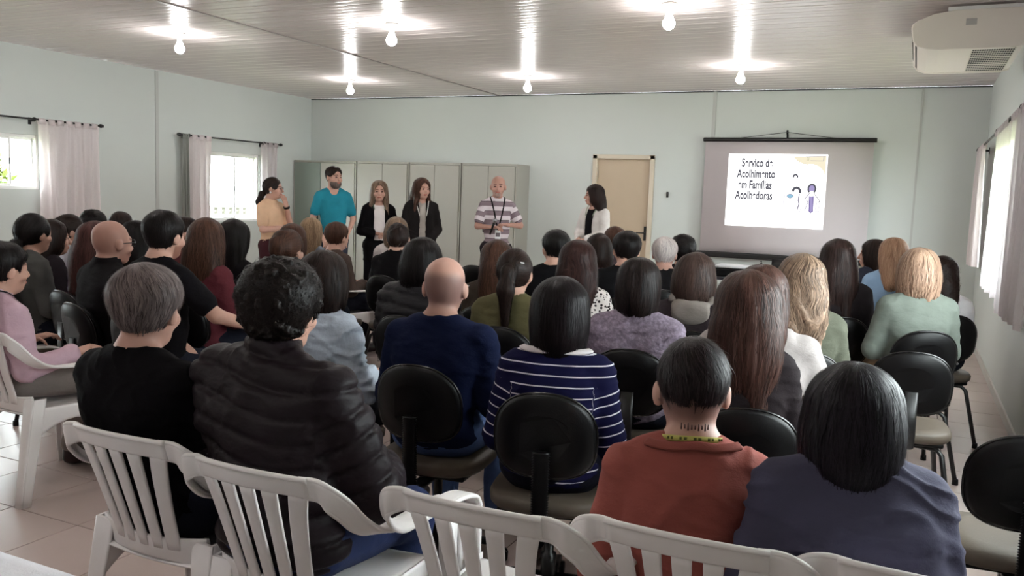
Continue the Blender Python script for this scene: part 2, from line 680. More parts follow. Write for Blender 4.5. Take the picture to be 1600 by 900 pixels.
# ------------------------------------------------------------------ windows
def window(idx, side, ya, yb, za, zb, mull):
    x = -.075 if side == 'l' else W + .075
    s = 1 if side == 'l' else -1
    e = empty('window_%d' % idx, (x, ya, za))
    tag(e, kind='structure')
    w, h = yb - ya, zb - za
    m = MB()
    f = .035
    m.bbox(-.05, .05, 0, f, 0, h, .004)
    m.bbox(-.05, .05, w - f, w, 0, h, .004)
    m.bbox(-.05, .05, f, w - f, 0, f, .004)
    m.bbox(-.05, .05, f, w - f, h - f, h, .004)
    m.build('window_frame', M_WHITE, e)
    m = MB()
    m.bbox(-.072, .085 if s > 0 else .072, -.02, w + .02, -.03, -.002, .004)
    for k, (a, b) in enumerate(zip([f] + mull, mull + [w - f])):
        xo = -.018 if k % 2 else .014
        sash = MB()
        t = .024
        sash.bbox(xo - .012, xo + .012, a, a + t, f, h - f, .003)
        sash.bbox(xo - .012, xo + .012, b - t, b, f, h - f, .003)
        sash.bbox(xo - .012, xo + .012, a + t, b - t, f, f + t, .003)
        sash.bbox(xo - .012, xo + .012, a + t, b - t, h - f - t, h - f, .003)
        so = sash.build('sash', M_WHITE, e)
        pn = MB()
        pn.box(xo - .002, xo + .002, a + t - .004, b - t + .004, f + t - .004, h - f - t + .004)
        pn.build('pane', M_GLASS, so)
        if k == 0:
            lt = MB()
            lt.bbox(xo + s * .012 - .006, xo + s * .012 + .006, b - t + .002, b - .004, h * .45, h * .45 + .07, .003)
            lt.build('latch', M_BLACK, so)
    return e
window(1, 'l', *WIN_L[0], [.88])
window(2, 'l', *WIN_L[1], [.56])
window(3, 'l', *WIN_L[2], [.6])  # out of view, added to bring daylight to the foreground
window(4, 'r', *WIN_R[0], [.82, 1.6, 2.4])
window(5, 'r', *WIN_R[1], [.75, 1.5, 2.25])  # unseen window, added so the foreground gets more light

# ------------------------------------------------------------------ outdoors
M_GRND = plain('garden_ground', (120, 130, 90), .9, .1, var=.2)
m = MB()
m.box(-14, W + 12, -8, 22, -.5, -.3)
tag(m.build('ground', M_GRND), kind='structure')
M_LEAF = plain('leaf_yellow_green', (84, 98, 26), .6, .3, var=.35, nscale=8)
M_BARK = plain('bark_grey', (105, 98, 90), .9, .1, var=.2, bump=.4, bscale=40)
def shrub(name, c, rad, n, label, size=.09):
    e = empty(name, c)
    tag(e, label, 'shrub')
    m = MB()
    for k in range(7):
        t = 2 * math.pi * k / 7
        q = Vector((rad[0] * .55 * math.cos(t), rad[1] * .55 * math.sin(t), rad[2] * 1.5))
        m.tube([(0, 0, -.02), q * .4 + Vector((0, 0, .1)), q], [.02, .014, .006], 6)
    m.build('stem', M_BARK, e)
    r = np.random.default_rng(3)
    m = MB()
    for k in range(n):
        d = r.normal(size=3)
        d /= np.linalg.norm(d)
        p = np.array([0, 0, rad[2]]) + d * np.array(rad) * r.uniform(.45, 1.0)
        a = r.normal(size=3); a /= np.linalg.norm(a)
        b = np.cross(a, d); b /= np.linalg.norm(b) + 1e-9
        s = size * r.uniform(.7, 1.4)
        cdir = np.cross(a, b)
        m.add([p - a * s, p + b * s * .35 + cdir * .01, p + a * s, p - b * s * .35 + cdir * .01], [(0, 1, 2, 3)], False)
    tag(m.build('foliage', M_LEAF, e), kind='stuff')
    return e
shrub('garden_shrub', (-1.5, 6.85, -.3), (.5, .45, 1.15), 1500, 'yellow-green leafy shrub outside the sliding window without a block fence')
M_TRUNK = M_BARK
tr = empty('garden_tree', (-2.6, 12.95, -.3))
tag(tr, 'grey tree trunk seen through the window beside the cabinets', 'tree')
m = MB()
m.tube(catmull([(0, 0, -.02), (.05, .05, 1.0), (-.03, .1, 2.0), (.05, .0, 3.4)], 5), [.16 - .004 * i for i in range(16)], 10)
m.build('trunk', M_BARK, tr)
m = MB()
r = np.random.default_rng(5)
for k in range(500):
    p = np.array([0, 0, 3.6]) + r.normal(size=3) * np.array([.5, .7, .4])
    a = r.normal(size=3); a /= np.linalg.norm(a)
    b = np.cross(a, r.normal(size=3)); b /= np.linalg.norm(b)
    m.add([p - a * .12, p + b * .04, p + a * .12, p - b * .04], [(0, 1, 2, 3)])
tag(m.build('foliage', M_LEAF, tr), kind='stuff')
# perforated block fence outside window 2
fe = empty('block_fence', (-3.4, 12.2, -.3))
tag(fe, 'pale perforated block fence outside the window beside the cabinets', 'fence')
M_BLK = plain('concrete_block', (120, 116, 110), .9, .1, var=.1)
bm_ = MB()
bs = .2
bm_.box(0, .1, 0, bs - .006, 0, .03)
bm_.box(0, .1, 0, bs - .006, bs - .036, bs - .006)
bm_.box(0, .1, 0, .03, .03, bs - .036)
bm_.box(0, .1, bs - .036, bs - .006, .03, bs - .036)
bm_.box(.02, .08, .03, bs - .036, bs / 2 - .015, bs / 2 + .012)
blk_me = bm_.mesh('fence_block')
blk_me.materials.append(M_BLK)
for i in range(15):
    for k in range(7):
        link('fence_block', blk_me, None, fe, (0, i * bs, k * bs))

# ------------------------------------------------------------------ curtains and rods
def curtain(label, side, ya, yb, ztop, zbot, mat, pleats, amp=.028, xo=.085, seed=0, group=None, flare=0.0):
    e = empty('curtain', ((xo if side == 'l' else W - xo), ya, zbot))
    tag(e, label, 'curtain', group)
    s = 1 if side == 'l' else -1
    w = yb - ya
    hh = ztop - zbot
    r = np.random.default_rng(seed)
    ph = r.uniform(0, 6.28, 4)
    n, mrows = max(30, int(pleats * 12)), 14
    P = []
    for i in range(mrows + 1):
        v = i / mrows
        row = []
        for j in range(n + 1):
            u = j / n
            A = amp * (.45 + .75 * (1 - v))
            off = A * math.sin(2 * math.pi * pleats * u + ph[0] + .6 * math.sin(3 * u * 6.28 + ph[1])) + .012 * math.sin(2 * math.pi * 2.3 * u + ph[2] + 2 * v)
            y = w * (u + .012 * math.sin(9 * u + ph[3] + 3 * v)) + flare * (1 - v) * (u - .5)
            row.append((s * off, y, hh * v + .01 * (1 - v) * math.sin(8 * u)))
        P.append(row)
    m = MB()
    m.sheet(P)
    m.build('drape', mat, e)
    nt = max(3, int(w / .10))
    for k in range(nt):
        y = w * (k + .5) / nt
        t = MB()
        ww = w / nt * .36
        lp = [(-.016, hh - .03), (-.019, hh + .02), (-.010, hh + .036), (.010, hh + .036), (.019, hh + .02), (.016, hh - .03)]
        t.sheet([[(q[0], y - ww, q[1]) for q in lp], [(q[0], y + ww, q[1]) for q in lp]], .002)
        t.build('tab', mat, e)
    return e
def rod(label, side, ya, yb, z, xo=.085, brackets=()):
    x = xo if side == 'l' else W - xo
    e = empty('curtain_rod', (x, ya, z))
    tag(e, label, 'curtain rod')
    m = MB()
    m.tube([(0, 0, 0), (0, yb - ya, 0)], .011, 10)
    m.build('pole', M_BLACK, e)
    for y in (0, yb - ya):
        sgn = -1 if y == 0 else 1
        f = MB()
        f.lathe([(.010, -.01), (.022, 0), (.024, .02), (.014, .03), (.02, .042), (.004, .055)] if sgn > 0 else
                [(.004, -.055), (.02, -.042), (.014, -.03), (.024, -.02), (.022, 0), (.010, .01)], 12, (0, y, 0), 'y')
        f.build('finial', M_BLACK, e)
    for y in brackets:
        f = MB()
        s = -1 if side == 'l' else 1
        f.bbox(min(0, s * xo), max(0, s * xo), y - ya - .012, y - ya + .012, -.028, -.006, .003)
        f.bbox(s * xo - (.008 if s > 0 else 0), s * xo + (.008 if s < 0 else 0), y - ya - .02, y - ya + .02, -.06, .02, .003)
        f.lathe([(.02, -.014), (.024, 0), (.02, .014)], 10, (0, y - ya, 0), 'y')
        f.build('bracket', M_BLACK, e)
    return e
ZR = 2.165
rod('black curtain rod over the window showing yellow-green leaves', 'l', 4.75, 7.36, ZR, brackets=(6.5, 4.9))
curtain('pale pink tab-top curtain drawn beside the window showing leaves', 'l', 6.53, 7.33, ZR - .02, 1.02, M_CURT, 7, seed=2)
curtain('pale tab-top curtain on the far jamb of the leafy window', 'l', 4.8, 5.4, ZR - .02, 1.02, M_CURT, 6, seed=3)
rod('black curtain rod over the window beside the cabinets', 'l', 8.62, 10.63, ZR, brackets=(8.78, 10.27))
curtain('narrow greenish gathered curtain with shade in its grey colour hanging at the finial end of the rod by the trim strip', 'l', 8.645, 8.77, ZR - .02, .98, M_CURT_SHADED, 2.5, amp=.02, seed=4)
curtain('pale pink curtain gathered on the side of the window away from the cabinets', 'l', 8.80, 9.19, ZR - .02, .96, M_CURT, 4, seed=5)
curtain('thin pale curtain between the window and the metal cabinets', 'l', 10.22, 10.58, ZR - .02, .96, M_SHEER, 3, seed=6)
ZR2 = 2.21
rod('black curtain rod over the long window beside the projection screen', 'r', 5.75, 11.2, ZR2, xo=.1, brackets=(11.02, 8.62, 6.72))
curtain('pale curtain gathered in the corner next to the projection screen', 'r', 10.12, 11.12, ZR2 - .02, .92, M_CURT, 7, xo=.1, seed=7)
curtain('backlit sheer curtain drawn across the long window', 'r', 7.5, 8.72, ZR2 - .02, .84, M_SHEER, 9, xo=.1, seed=8, amp=.022)
curtain('backlit sheer curtain hanging under the air conditioner', 'r', 5.8, 7.3, ZR2 - .02, .80, M_SHEER, 9, xo=.1, seed=9, amp=.03)

# ------------------------------------------------------------------ ceiling bulbs
M_BULB = emit_mat('bulb_glow', (1.0, .98, .965, 1), BULB_STRENGTH)
def bulb(x, y, label):
    e = empty('ceiling_lamp', (x, y, H))
    tag(e, label, 'lamp', 'bare bulbs on the ceiling')
    m = MB()
    m.lathe([(.056, -.002), (.06, -.010), (.055, -.022), (.028, -.032)], 24)
    m.build('base', M_WHITE, e)
    m = MB()
    m.lathe([(.02, -.028), (.023, -.034), (.023, -.066), (.018, -.072)], 16)
    m.build('socket', M_WHITE, e)
    m = MB()
    prof = [(.016, -.066), (.019, -.078), (.03, -.105)]
    for k in range(9):
        t = math.radians(-60 + 150 * k / 8)
        prof.append((max(.002, .047 * math.cos(t - .35 + .35)), -.150 - .047 * math.sin(t)))
    m.lathe(prof, 20)
    m.build('bulb', M_BULB, e)
BX, BY = (2.3, 4.8, 7.38), (6.45, 9.6, 3.3, .15)  # the rows nearest the camera are unseen bulbs added to light the foreground
lab = {(0, 0): 'bare round bulb under the ceiling between the joint strip and the leafy window',
       (1, 0): 'bare round bulb in the middle of the ceiling, second row from the screen wall',
       (2, 0): 'bare round bulb on a white base level with the air conditioner',
       (0, 1): 'glowing pear bulb on the ceiling above the cabinets',
       (1, 1): 'glowing pear bulb on the ceiling above the beige door',
       (2, 1): 'glowing pear bulb on the ceiling above the projection screen',
       (0, 2): 'added unseen bulb over the middle rows on the leafy window side', (1, 2): 'added unseen bulb over the centre of the middle rows',
       (2, 2): 'added unseen bulb over the row of the striped sweater', (0, 3): 'added unseen bulb over the empty rear floor on the leafy window side',
       (1, 3): 'added unseen bulb over the empty rear floor in mid room', (2, 3): 'added unseen bulb over the cloth-covered table'}
for j, y in enumerate(BY):
    for i, x in enumerate(BX):
        xx, yy = {(0, 0): (2.47, 6.36), (1, 0): (4.86, 6.51), (2, 0): (7.39, 6.43), (0, 1): (2.17, 9.59), (1, 1): (4.73, 9.73), (2, 1): (7.37, 9.45)}.get((i, j), (x, y))
        bulb(xx, yy, lab.get((i, j), 'added unseen bulb on the ceiling over the rear half of the seating'))

# ------------------------------------------------------------------ air conditioner
ac = empty('air_conditioner', (9.0, 7.0, 2.66))
tag(ac, 'cream under-ceiling air conditioner with a mesh intake above the curtained window', 'air conditioner')
M_AC = plain('ac_plastic', (222, 213, 204), .45, .4, var=.02)
prof = [(.78, .02), (.78, .265), (.34, .265), (.20, .245), (.10, .205), (.06, .175), (.055, .15), (.07, .07), (.10, .03), (.16, .008), (.24, .0), (.70, .0)]
def extr(m, pr, y0, y1, sh=1.0):
    cxm = sum(p[0] for p in pr) / len(pr); czm = sum(p[1] for p in pr) / len(pr)
    rr = []
    for y, s in ((y0, sh), (y0 + .012 * (1 if sh < 1 else 0), 1.0), (y1 - .012 * (1 if sh < 1 else 0), 1.0), (y1, sh)):
        rr.append([(cxm + (p[0] - cxm) * s, y, czm + (p[1] - czm) * s) for p in pr])
    m.rings(rr, smooth=False)
m = MB()
extr(m, prof, .045, 1.18, 1.0)
m.build('casing', M_AC, ac)
for y0, y1 in ((-.0, .05), (1.175, 1.225)):
    m = MB()
    pr = [(p[0] + (.006 if p[0] > .4 else -.006), p[1] + (.006 if p[1] > .13 else -.006)) for p in prof]
    extr(m, pr, y0, y1, .975)
    m.build('end_panel', M_AC, ac)
m = MB()
m.box(.40, .47, -.003, .002, .16, .205)
m.build('sticker', plain('ac_sticker', (170, 165, 162), .5), ac)
m = MB()
for t_ in (.27, .70):
    cx_, cz_ = .058 + .047 * t_, .14 - .115 * t_
    m.loft([((cx_ - .004, y, cz_ - .002), (.38, 0, -.92), (.92, 0, .38), .019, .006) for y in (.06, 1.16)], n=8, p=8)
m.build('air_outlet', M_DARK, ac)
m = MB()
cx_, cz_ = .058 + .047 * .485, .14 - .115 * .485
m.loft([((cx_ - .008, y, cz_ - .003), (.38, 0, -.92), (.92, 0, .38), .008, .006) for y in (.055, 1.165)], n=8, p=4)
m.build('louver', M_AC, ac)
m = MB()
m.box(.46, .73, .06, 1.12, -.0015, .004)
grl = m.build('intake_recess', M_DARK, ac)
m = MB()
for k in range(19):
    x = .46 + .27 * k / 18
    m.box(x - .0013, x + .0013, .06, 1.12, -.003, -.0015)
for k in range(13):
    y = .06 + 1.06 * k / 12
    wd = .022 if k in (4, 8) else .010
    m.box(.455, .735, y - wd, y + wd, -.004, -.0015)
m.build('intake_grille', M_AC, ac)
m = MB()
m.bbox(.28, .86, .03, .055, .27, .30, .002)
m.build('mounting_bracket', M_WHITE, ac)
m = MB()
m.bbox(.28, .86, 1.1, 1.125, .27, .30, .002)
m.build('mounting_bracket', M_WHITE, ac)

# ------------------------------------------------------------------ cabinets
def cabinet(x0, x1, label, seam, reflect_first=False):
    hgt = 1.95
    e = empty('metal_cabinet', (x0, D - .45, 0))
    tag(e, label, 'cabinet', 'metal cabinets along the wall')
    w = x1 - x0
    m = MB()
    m.box(0, .018, 0, .44, .0, hgt)
    m.box(w - .018, w, 0, .44, .0, hgt)
    m.box(.018, w - .018, 0, .44, hgt - .03, hgt)
    m.box(.018, w - .018, .42, .44, 0, hgt - .03)
    m.box(.018, w - .018, 0, .44, 0, .08)
    m.box(.018, w - .018, .03, .42, .9, .92)
    m.build('carcass', M_CAB, e)
    xs = [.022] + seam + [w - .022]
    for k, (a, b) in enumerate(zip(xs, xs[1:])):
        d = MB()
        d.bbox(a + .003, b - .003, -.012, .01, .085, hgt - .035, .004)
        do = d.build('cabinet_door', M_CABREFL if (reflect_first and k == 0) else M_CAB, e)
        hx = b - .05 if k == 0 else a + .05
        h = MB()
        h.bbox(hx - .012, hx + .012, -.026, -.012, .96, 1.08, .004)
        h.build('handle', M_BLACK, do)
    return e
cabinet(0.02, 1.235, 'wide metal cabinet with a wall reflection painted on one door by the window corner', [.54], True)
cabinet(1.26, 2.20, 'pale metal cabinet standing beside the wide cabinet with the painted reflection', [.47])
cabinet(2.22, 3.10, 'pale metal cabinet between two others, one place from the end cabinet', [.44])
cabinet(3.12, 4.01, 'end metal cabinet nearest the door with its side panel showing', [.44])

# ------------------------------------------------------------------ wall switch
sw_ = empty('wall_switch', (6.09, D, 1.6))
tag(sw_, 'small dark hook switch on the wall between door and screen', 'switch')
m = MB()
m.bbox(-.016, .016, -.014, -.001, -.05, .03, .004)
m.build('plate', M_BLACK, sw_)
m = MB()
m.bbox(-.007, .007, -.03, -.013, -.02, .02, .003)
m.build('lever', plain('dark_bronze', (60, 52, 48), .4), sw_)

# ------------------------------------------------------------------ projection screen on tripod
sx0, sx1, sy = 6.58, 8.68, D - .12
ps = empty('projection_screen', ((sx0 + sx1) / 2, sy, 0))
tag(ps, 'white projection screen on a tripod showing a slide with a title and drawn figures', 'projection screen')
hw = (sx1 - sx0) / 2
M_SCR = plain('screen_cloth', (190, 182, 183), .85, .15, var=.015)
m = MB()
m.sheet([[(x, 0.004 * math.sin(k * 1.2), .86 + (2.31 - .86) * k / 10) for k in range(11)] for x in (-hw + .02, 0, hw - .02)], .002)
m.build('screen_cloth', M_SCR, ps)
m = MB()
m.lathe([(.004, -hw - .01), (.026, -hw - .01), (.028, -hw), (.028, hw), (.026, hw + .01), (.004, hw + .01)], 14, (0, 0, 2.33), 'x')
tb = m.build('top_bar', M_BLACK, ps)
m = MB()
m.tube([(0, .03, 2.35), (0, .03, 2.42), (0, -.01, 2.43)], .012)
m.lathe([(.004, -.012), (.03, -.01), (.03, .01), (.004, .012)], 12, (0, .0, 2.425), 'x')
m.build('hook', M_BLACK, tb)
m = MB()
m.tube([(0, 0, 2.425), (-.6, 0, 2.352)], .004, 5)
m.tube([(0, 0, 2.425), (.6, 0, 2.352)], .004, 5)
m.build('hanging_wire', M_BLACK, tb)
m = MB()
m.bbox(-hw - .03, hw + .03, -.035, .035, .785, .86, .02, 3)
m.build('roller_case', M_BLACK, ps)
m = MB()
m.tube([(.13, .06, .05), (.13, .06, .85)], .015)
m.tube([(0.0, .045, .6), (0, .045, 2.40)], .011)
m.build('pole', M_BLACK, ps)
for k in range(3):
    t = math.radians(-90 + 120 * k)
    yk = .06 + .40 * math.sin(t) if k == 0 else .06
    m = MB()
    m.tube([(.13, .05, .52), (.13 + .45 * math.cos(t), yk, .012)], .011)
    m.build('leg', M_BLACK, ps)
# slide
M_SLIDE = emit_mat('slide_light', (1, 1, 1, 1), 1.5)
zs0, zs1 = 1.215, 2.15
xs0, xs1 = 6.915 - ps.location.x, 8.14 - ps.location.x
m = MB()
m.box(xs0, xs1, -.0085, -.0065, zs0, zs1)
sl = m.build('slide', M_SLIDE, ps)
M_INK = emit_mat('slide_ink', lin((92, 92, 102)), .62)
M_INKL = emit_mat('slide_ink_pale', lin((165, 160, 175)), .62)
M_PURP = emit_mat('slide_purple', lin((172, 160, 208)), .62)
M_BLUE = emit_mat('slide_blue', lin((150, 196, 222)), .62)
M_CREAM = emit_mat('slide_cream', lin((250, 240, 212)), .62)
def text(body, cxm, zbase, size, sx, mat):
    cu = bpy.data.curves.new('slide_text', 'FONT')
    cu.body = body
    cu.size = size
    cu.align_x = 'CENTER'
    cu.offset = .005
    tmp = bpy.data.objects.new('tmp', cu)
    COL.objects.link(tmp)
    bpy.context.view_layer.update()
    me = bpy.data.meshes.new_from_object(tmp.evaluated_get(bpy.context.evaluated_depsgraph_get()))
    bpy.data.objects.remove(tmp, do_unlink=True)
    me.name = 'slide_text'
    me.materials.clear()
    n = len(me.vertices)
    co = np.empty(n * 3, np.float32)
    me.vertices.foreach_get('co', co)
    co = co.reshape(-1, 3)
    V = np.stack([cxm + co[:, 0] * sx, np.full(n, -.0095), zbase + co[:, 1]], 1).astype(np.float32)
    me.vertices.foreach_set('co', V.ravel())
    me.update()
    return link('slide_text', me, mat, sl)
swd = xs1 - xs0
def SX(u): return xs0 + swd * u
def SZ(v): return zs1 - (zs1 - zs0) * v
for txt, v, u in (('Serviço de', .175, .30), ('Acolhimento', .325, .295), ('em Famílias', .475, .29), ('Acolhedoras', .62, .285)):
    text(txt, SX(u), SZ(v), .148, .62, M_INK)
def poly(pts, mat, name='slide_figure', y=-.0095):
    m = MB()
    m.add([(SX(u), y, SZ(v)) for u, v in pts], [tuple(range(len(pts)))[::-1]])
    return m.build(name, mat, sl)
def line(pts, mat, wd=.006, name='slide_line'):
    m = MB()
    P = [Vector((SX(u), -.0097, SZ(v))) for u, v in pts]
    for a, b in zip(P, P[1:]):
        d = (b - a).normalized() * wd * .75
        n = Vector((-d.z, 0, d.x))
        m.add([a - d + n, a - d - n, b + d - n, b + d + n], [(0, 1, 2, 3)])
    return m.build(name, mat, sl)
def arc(u, v, ru, rv, a0, a1, n=10):
    return [(u + ru * math.cos(math.radians(a0 + (a1 - a0) * k / n)), v - rv * math.sin(math.radians(a0 + (a1 - a0) * k / n))) for k in range(n + 1)]
poly([(.66, .035), (.68, .06), (.72, .10), (.78, .13), (.86, .13), (.92, .16), (.965, .22), (.985, .27), (.985, .02)], M_CREAM, 'slide_band')
line([(.66, .035), (.98, .02)], M_INKL, .004)
line([(.68, .06), (.74, .12), (.84, .14), (.91, .16), (.98, .26)], emit_mat('slide_tan', lin((225, 215, 190)), .62), .004)
poly([(.795, .03), (.825, .03), (.825, .085), (.795, .085)], emit_mat('slide_olive', lin((170, 172, 140)), .62), 'slide_crest')
line([(.835, .085), (.96, .085), (.96, .03)], M_INKL, .005)
line([(.70, .30)] + arc(.70, .30, .0, .0, 0, 1, 1), M_INKL, .002)
line(arc(.695, .305, .02, .03, 0, 180), M_INK, .014)
line(arc(.715, .50, .034, .05, -10, 170), M_INK, .02)
poly(arc(.655, .565, .032, .028, 0, 360, 14)[:-1], M_BLUE)
line(arc(.655, .565, .032, .028, 0, 360, 14), M_INKL, .005)
line([(.745, .54), (.74, .62), (.75, .67), (.735, .74)], M_INKL, .012)
line([(.60, .52), (.595, .64), (.60, .70)], M_INKL, .005)
poly(arc(.865, .46, .034, .055, -30, 210, 14), M_PURP)
line(arc(.865, .46, .036, .06, -40, 220, 14), M_INK, .014)
poly([(.848, .56), (.885, .56), (.888, .76), (.87, .78), (.852, .76)], M_PURP)
line([(.848, .56), (.852, .76), (.87, .78), (.888, .76), (.885, .56)], emit_mat('slide_violet', lin((120, 104, 165)), .62), .008)
line([(.845, .52), (.80, .60)], M_INKL, .008)
line([(.89, .52), (.95, .62), (.935, .64)], M_INK, .006)
line([(.92, .64), (.915, .76), (.945, .76), (.95, .63)], M_INKL, .005)
line([(.82, .61), (.835, .64), (.81, .75)], M_INKL, .007)
line([(.77, .72), (.76, .78)], M_INKL, .005)

# ------------------------------------------------------------------ white moulded plastic armchair
def white_mat():
    t = NT('white_moulded_plastic')
    c = lin((240, 235, 234))
    b = t.bsdf(c, .38, .45)
    nz = t.noise(5, 4, t.objco())
    t.l(t.mix(nz.outputs[0], scale_c(c, .93), scale_c(c, 1.03)), b.inputs['Base Color'])
    return t.m
M_PLAS = white_mat()

def back_y(a, z):
    return -.205 - .125 * max(0, (z - .42) / .38) + 1.0 * a * a
def make_white_chair():
    e = empty('plastic_armchair', (0, 0, 0))
    # top rail: arched band in the back plane, ends curling down
    m = MB()
    fr = []
    for k in range(25):
        a = -.172 + .344 * k / 24
        q = abs(a) / .200
        top = .808 - .010 * q ** 2
        bot = .757 - .012 * q ** 2
        zc, hh = (top + bot) / 2, (top - bot) / 2
        fr.append(((a, back_y(a, zc), zc), (0, -.30, 1), (0, 1, .3), hh, .0075))
    m.loft(fr, n=14, p=5)
    # rolled lip along the top
    m.tube([(a, back_y(a, .8) - .004, .806 - .010 * (abs(a) / .2) ** 2) for a in [-.172 + .344 * k / 30 for k in range(31)]], .0075, 8)
    m.build('top_rail', M_PLAS, e)
    # slats
    for i in range(5):
        at = (i - 2) * .066
        ab = (i - 2) * .052
        m = MB()
        fr = []
        for k in range(13):
            t = k / 12
            z = .455 + (.765 - .455) * t
            a = ab + (at - ab) * t + (0.012 * math.copysign(1, i - 2) * t ** 4 if i in (0, 4) else 0)
            wdt = .0175 + .0045 * t ** 3 + (.004 if i in (0, 4) else 0)
            fr.append(((a, back_y(a, z), z), (1, 2 * a, 0), (0, 1, .3), wdt, .006))
        m.loft(fr, n=10, p=5)
        m.build('slat', M_PLAS, e)
    # lower back apron
    m = MB()
    fr = []
    for k in range(15):
        a = -.205 + .41 * k / 14
        fr.append(((a, back_y(a, .45), .452), (0, -.2, 1), (0, 1, .2), .036 + .012 * (abs(a) / .205) ** 2, .006))
    m.loft(fr, n=10, p=5)
    m.build('back_apron', M_PLAS, e)
    # seat
    m = MB()
    P = []
    for i in range(17):
        x = -.215 + .43 * i / 16
        row = []
        for j in range(15):
            y = -.205 + .455 * j / 14
            z = .425 - .012 * math.cos(math.pi * x / .43) + .010 * (y / .25)
            if y > .18:
                z -= .035 * ((y - .18) / .07) ** 2
            row.append((x * (1 + .10 * (y + .2)), y, z))
        P.append(row)
    m.sheet(P, .006)
    for s in (-1, 1):
        fr = []
        for k in range(11):
            y = -.20 + .42 * k / 10
            arch = .035 + .05 * abs(2 * k / 10 - 1) ** 2
            fr.append(((s * (.215 * (1 + .10 * (y + .2)) + .004), y, .43 - arch * .8), (0, 0, 1), (1, 0, 0), arch, .004))
        m.loft(fr, n=8, p=5)
    m.build('seat', M_PLAS, e)
    for s in (-1, 1):
        # arm: vertical band at the back turning into a flat armrest
        pts = catmull([(s * .15, back_y(.15, .773), .7755), (s * .19, back_y(.19, .770), .7715), (s * .226, -.290, .760), (s * .252, -.262, .728), (s * .267, -.222, .683), (s * .276, -.172, .650), (s * .281, -.11, .637),
                       (s * .283, -.02, .633), (s * .283, .08, .630), (s * .280, .16, .626), (s * .274, .212, .610), (s * .270, .232, .572)], 4)
        wa = catmull([(0, -.3, 1), (0, -.28, 1), (s * .10, -.1, 1), (s * .35, 0, 1), (s * .7, 0, .75), (s * .95, 0, .4), (s * 1, 0, .12), (s * 1, 0, 0), (s * 1, 0, 0), (s * 1, 0, 0), (s * 1, 0, 0), (s * 1, 0, 0)], 4)
        hwid = catmull([(.0265, 0, 0), (.028, 0, 0), (.031, 0, 0), (.029, 0, 0), (.026, 0, 0), (.025, 0, 0), (.026, 0, 0), (.027, 0, 0), (.028, 0, 0), (.030, 0, 0), (.030, 0, 0), (.029, 0, 0)], 4)
        fr = []
        for k, p in enumerate(pts):
            d = pts[min(k + 1, len(pts) - 1)] - pts[max(k - 1, 0)]
            nrm = np.cross(d, wa[k])
            fr.append((p, wa[k], nrm, hwid[k][0], .007))
        m = MB()
        m.loft(fr, n=12, p=5)
        for off in (-1, 1):
            m.tube([Vector(p) + Vector(w_).normalized() * off * h_[0] * .96 for p, w_, h_ in zip(pts, wa, hwid)], .0068, 7)
        m.build('arm', M_PLAS, e)
        # front leg
        m = MB()
        m.loft([((s * .266, .222 + .02 * t, .585 * (1 - t)), (1, 0, 0), (0, 1, 0), .030 - .008 * t, .010) for t in (0, .2, .4, .6, .8, 1)], n=10, p=5)
        m.loft([((s * (.290 - .006 * t), .205 + .024 * t, .585 * (1 - t)), (0, 1, 0), (1, 0, 0), .026 - .008 * t, .005) for t in (0, .5, 1)], n=8, p=5)
        m.build('front_leg', M_PLAS, e)
        # rear leg
        m = MB()
        m.loft([((s * (.195 + .028 * t), back_y(.19, .47) - .005 - .075 * t, .485 * (1 - t)), (1, 0, 0), (0, 1, 0), .038 - .014 * t, .006) for t in (0, .25, .5, .75, 1)], n=10, p=5)
        m.loft([((s * (.228 + .018 * t), back_y(.19, .47) + .025 - .082 * t, .485 * (1 - t)), (0, 1, 0), (1, 0, 0), .032 - .012 * t, .005) for t in (0, .25, .5, .75, 1)], n=8, p=5)
        m.build('rear_leg', M_PLAS, e)
    return e

# ------------------------------------------------------------------ black padded chairs
M_PADB = plain('black_vinyl', (9, 8, 9), .5, .2, bump=.2, bscale=250)
M_TAUPE = plain('taupe_vinyl', (88, 78, 68), .55, .4, var=.1, bump=.15, bscale=200)
M_RIM = plain('black_rim_plastic', (16, 15, 16), .25, .5)

def outline(n, hw_, zc, ht, hb, pt=2.3, pb=3.0):
    r = []
    for k in range(n):
        t = 2 * math.pi * k / n
        c, s = math.cos(t), math.sin(t)
        p = pt if s > 0 else pb
        r.append((hw_ * math.copysign(abs(c) ** (2 / p), c), zc + (ht if s > 0 else hb) * math.copysign(abs(s) ** (2 / p), s)))
    return r
def back_shape(m, y0, y1, shrink0, shrink1, hw_=.172, zc=.69, ht=.155, hb=.14):
    n = 40
    rr = []
    for y, s, b in ((y0, .55, .010), (y0, shrink0, .002), (y0 + (y1 - y0) * .25, 1.0, 0), (y0 + (y1 - y0) * .75, 1.0, 0), (y1, shrink1, -.002), (y1, .55, -.006)):
        o = outline(n, hw_, zc, ht, hb)
        rr.append([(x * s, y - b + 1.1 * (x * s) ** 2 - .16 * ((zc + (z - zc) * s) - zc), zc + (z - zc) * s) for x, z in o])
    m.rings(rr)
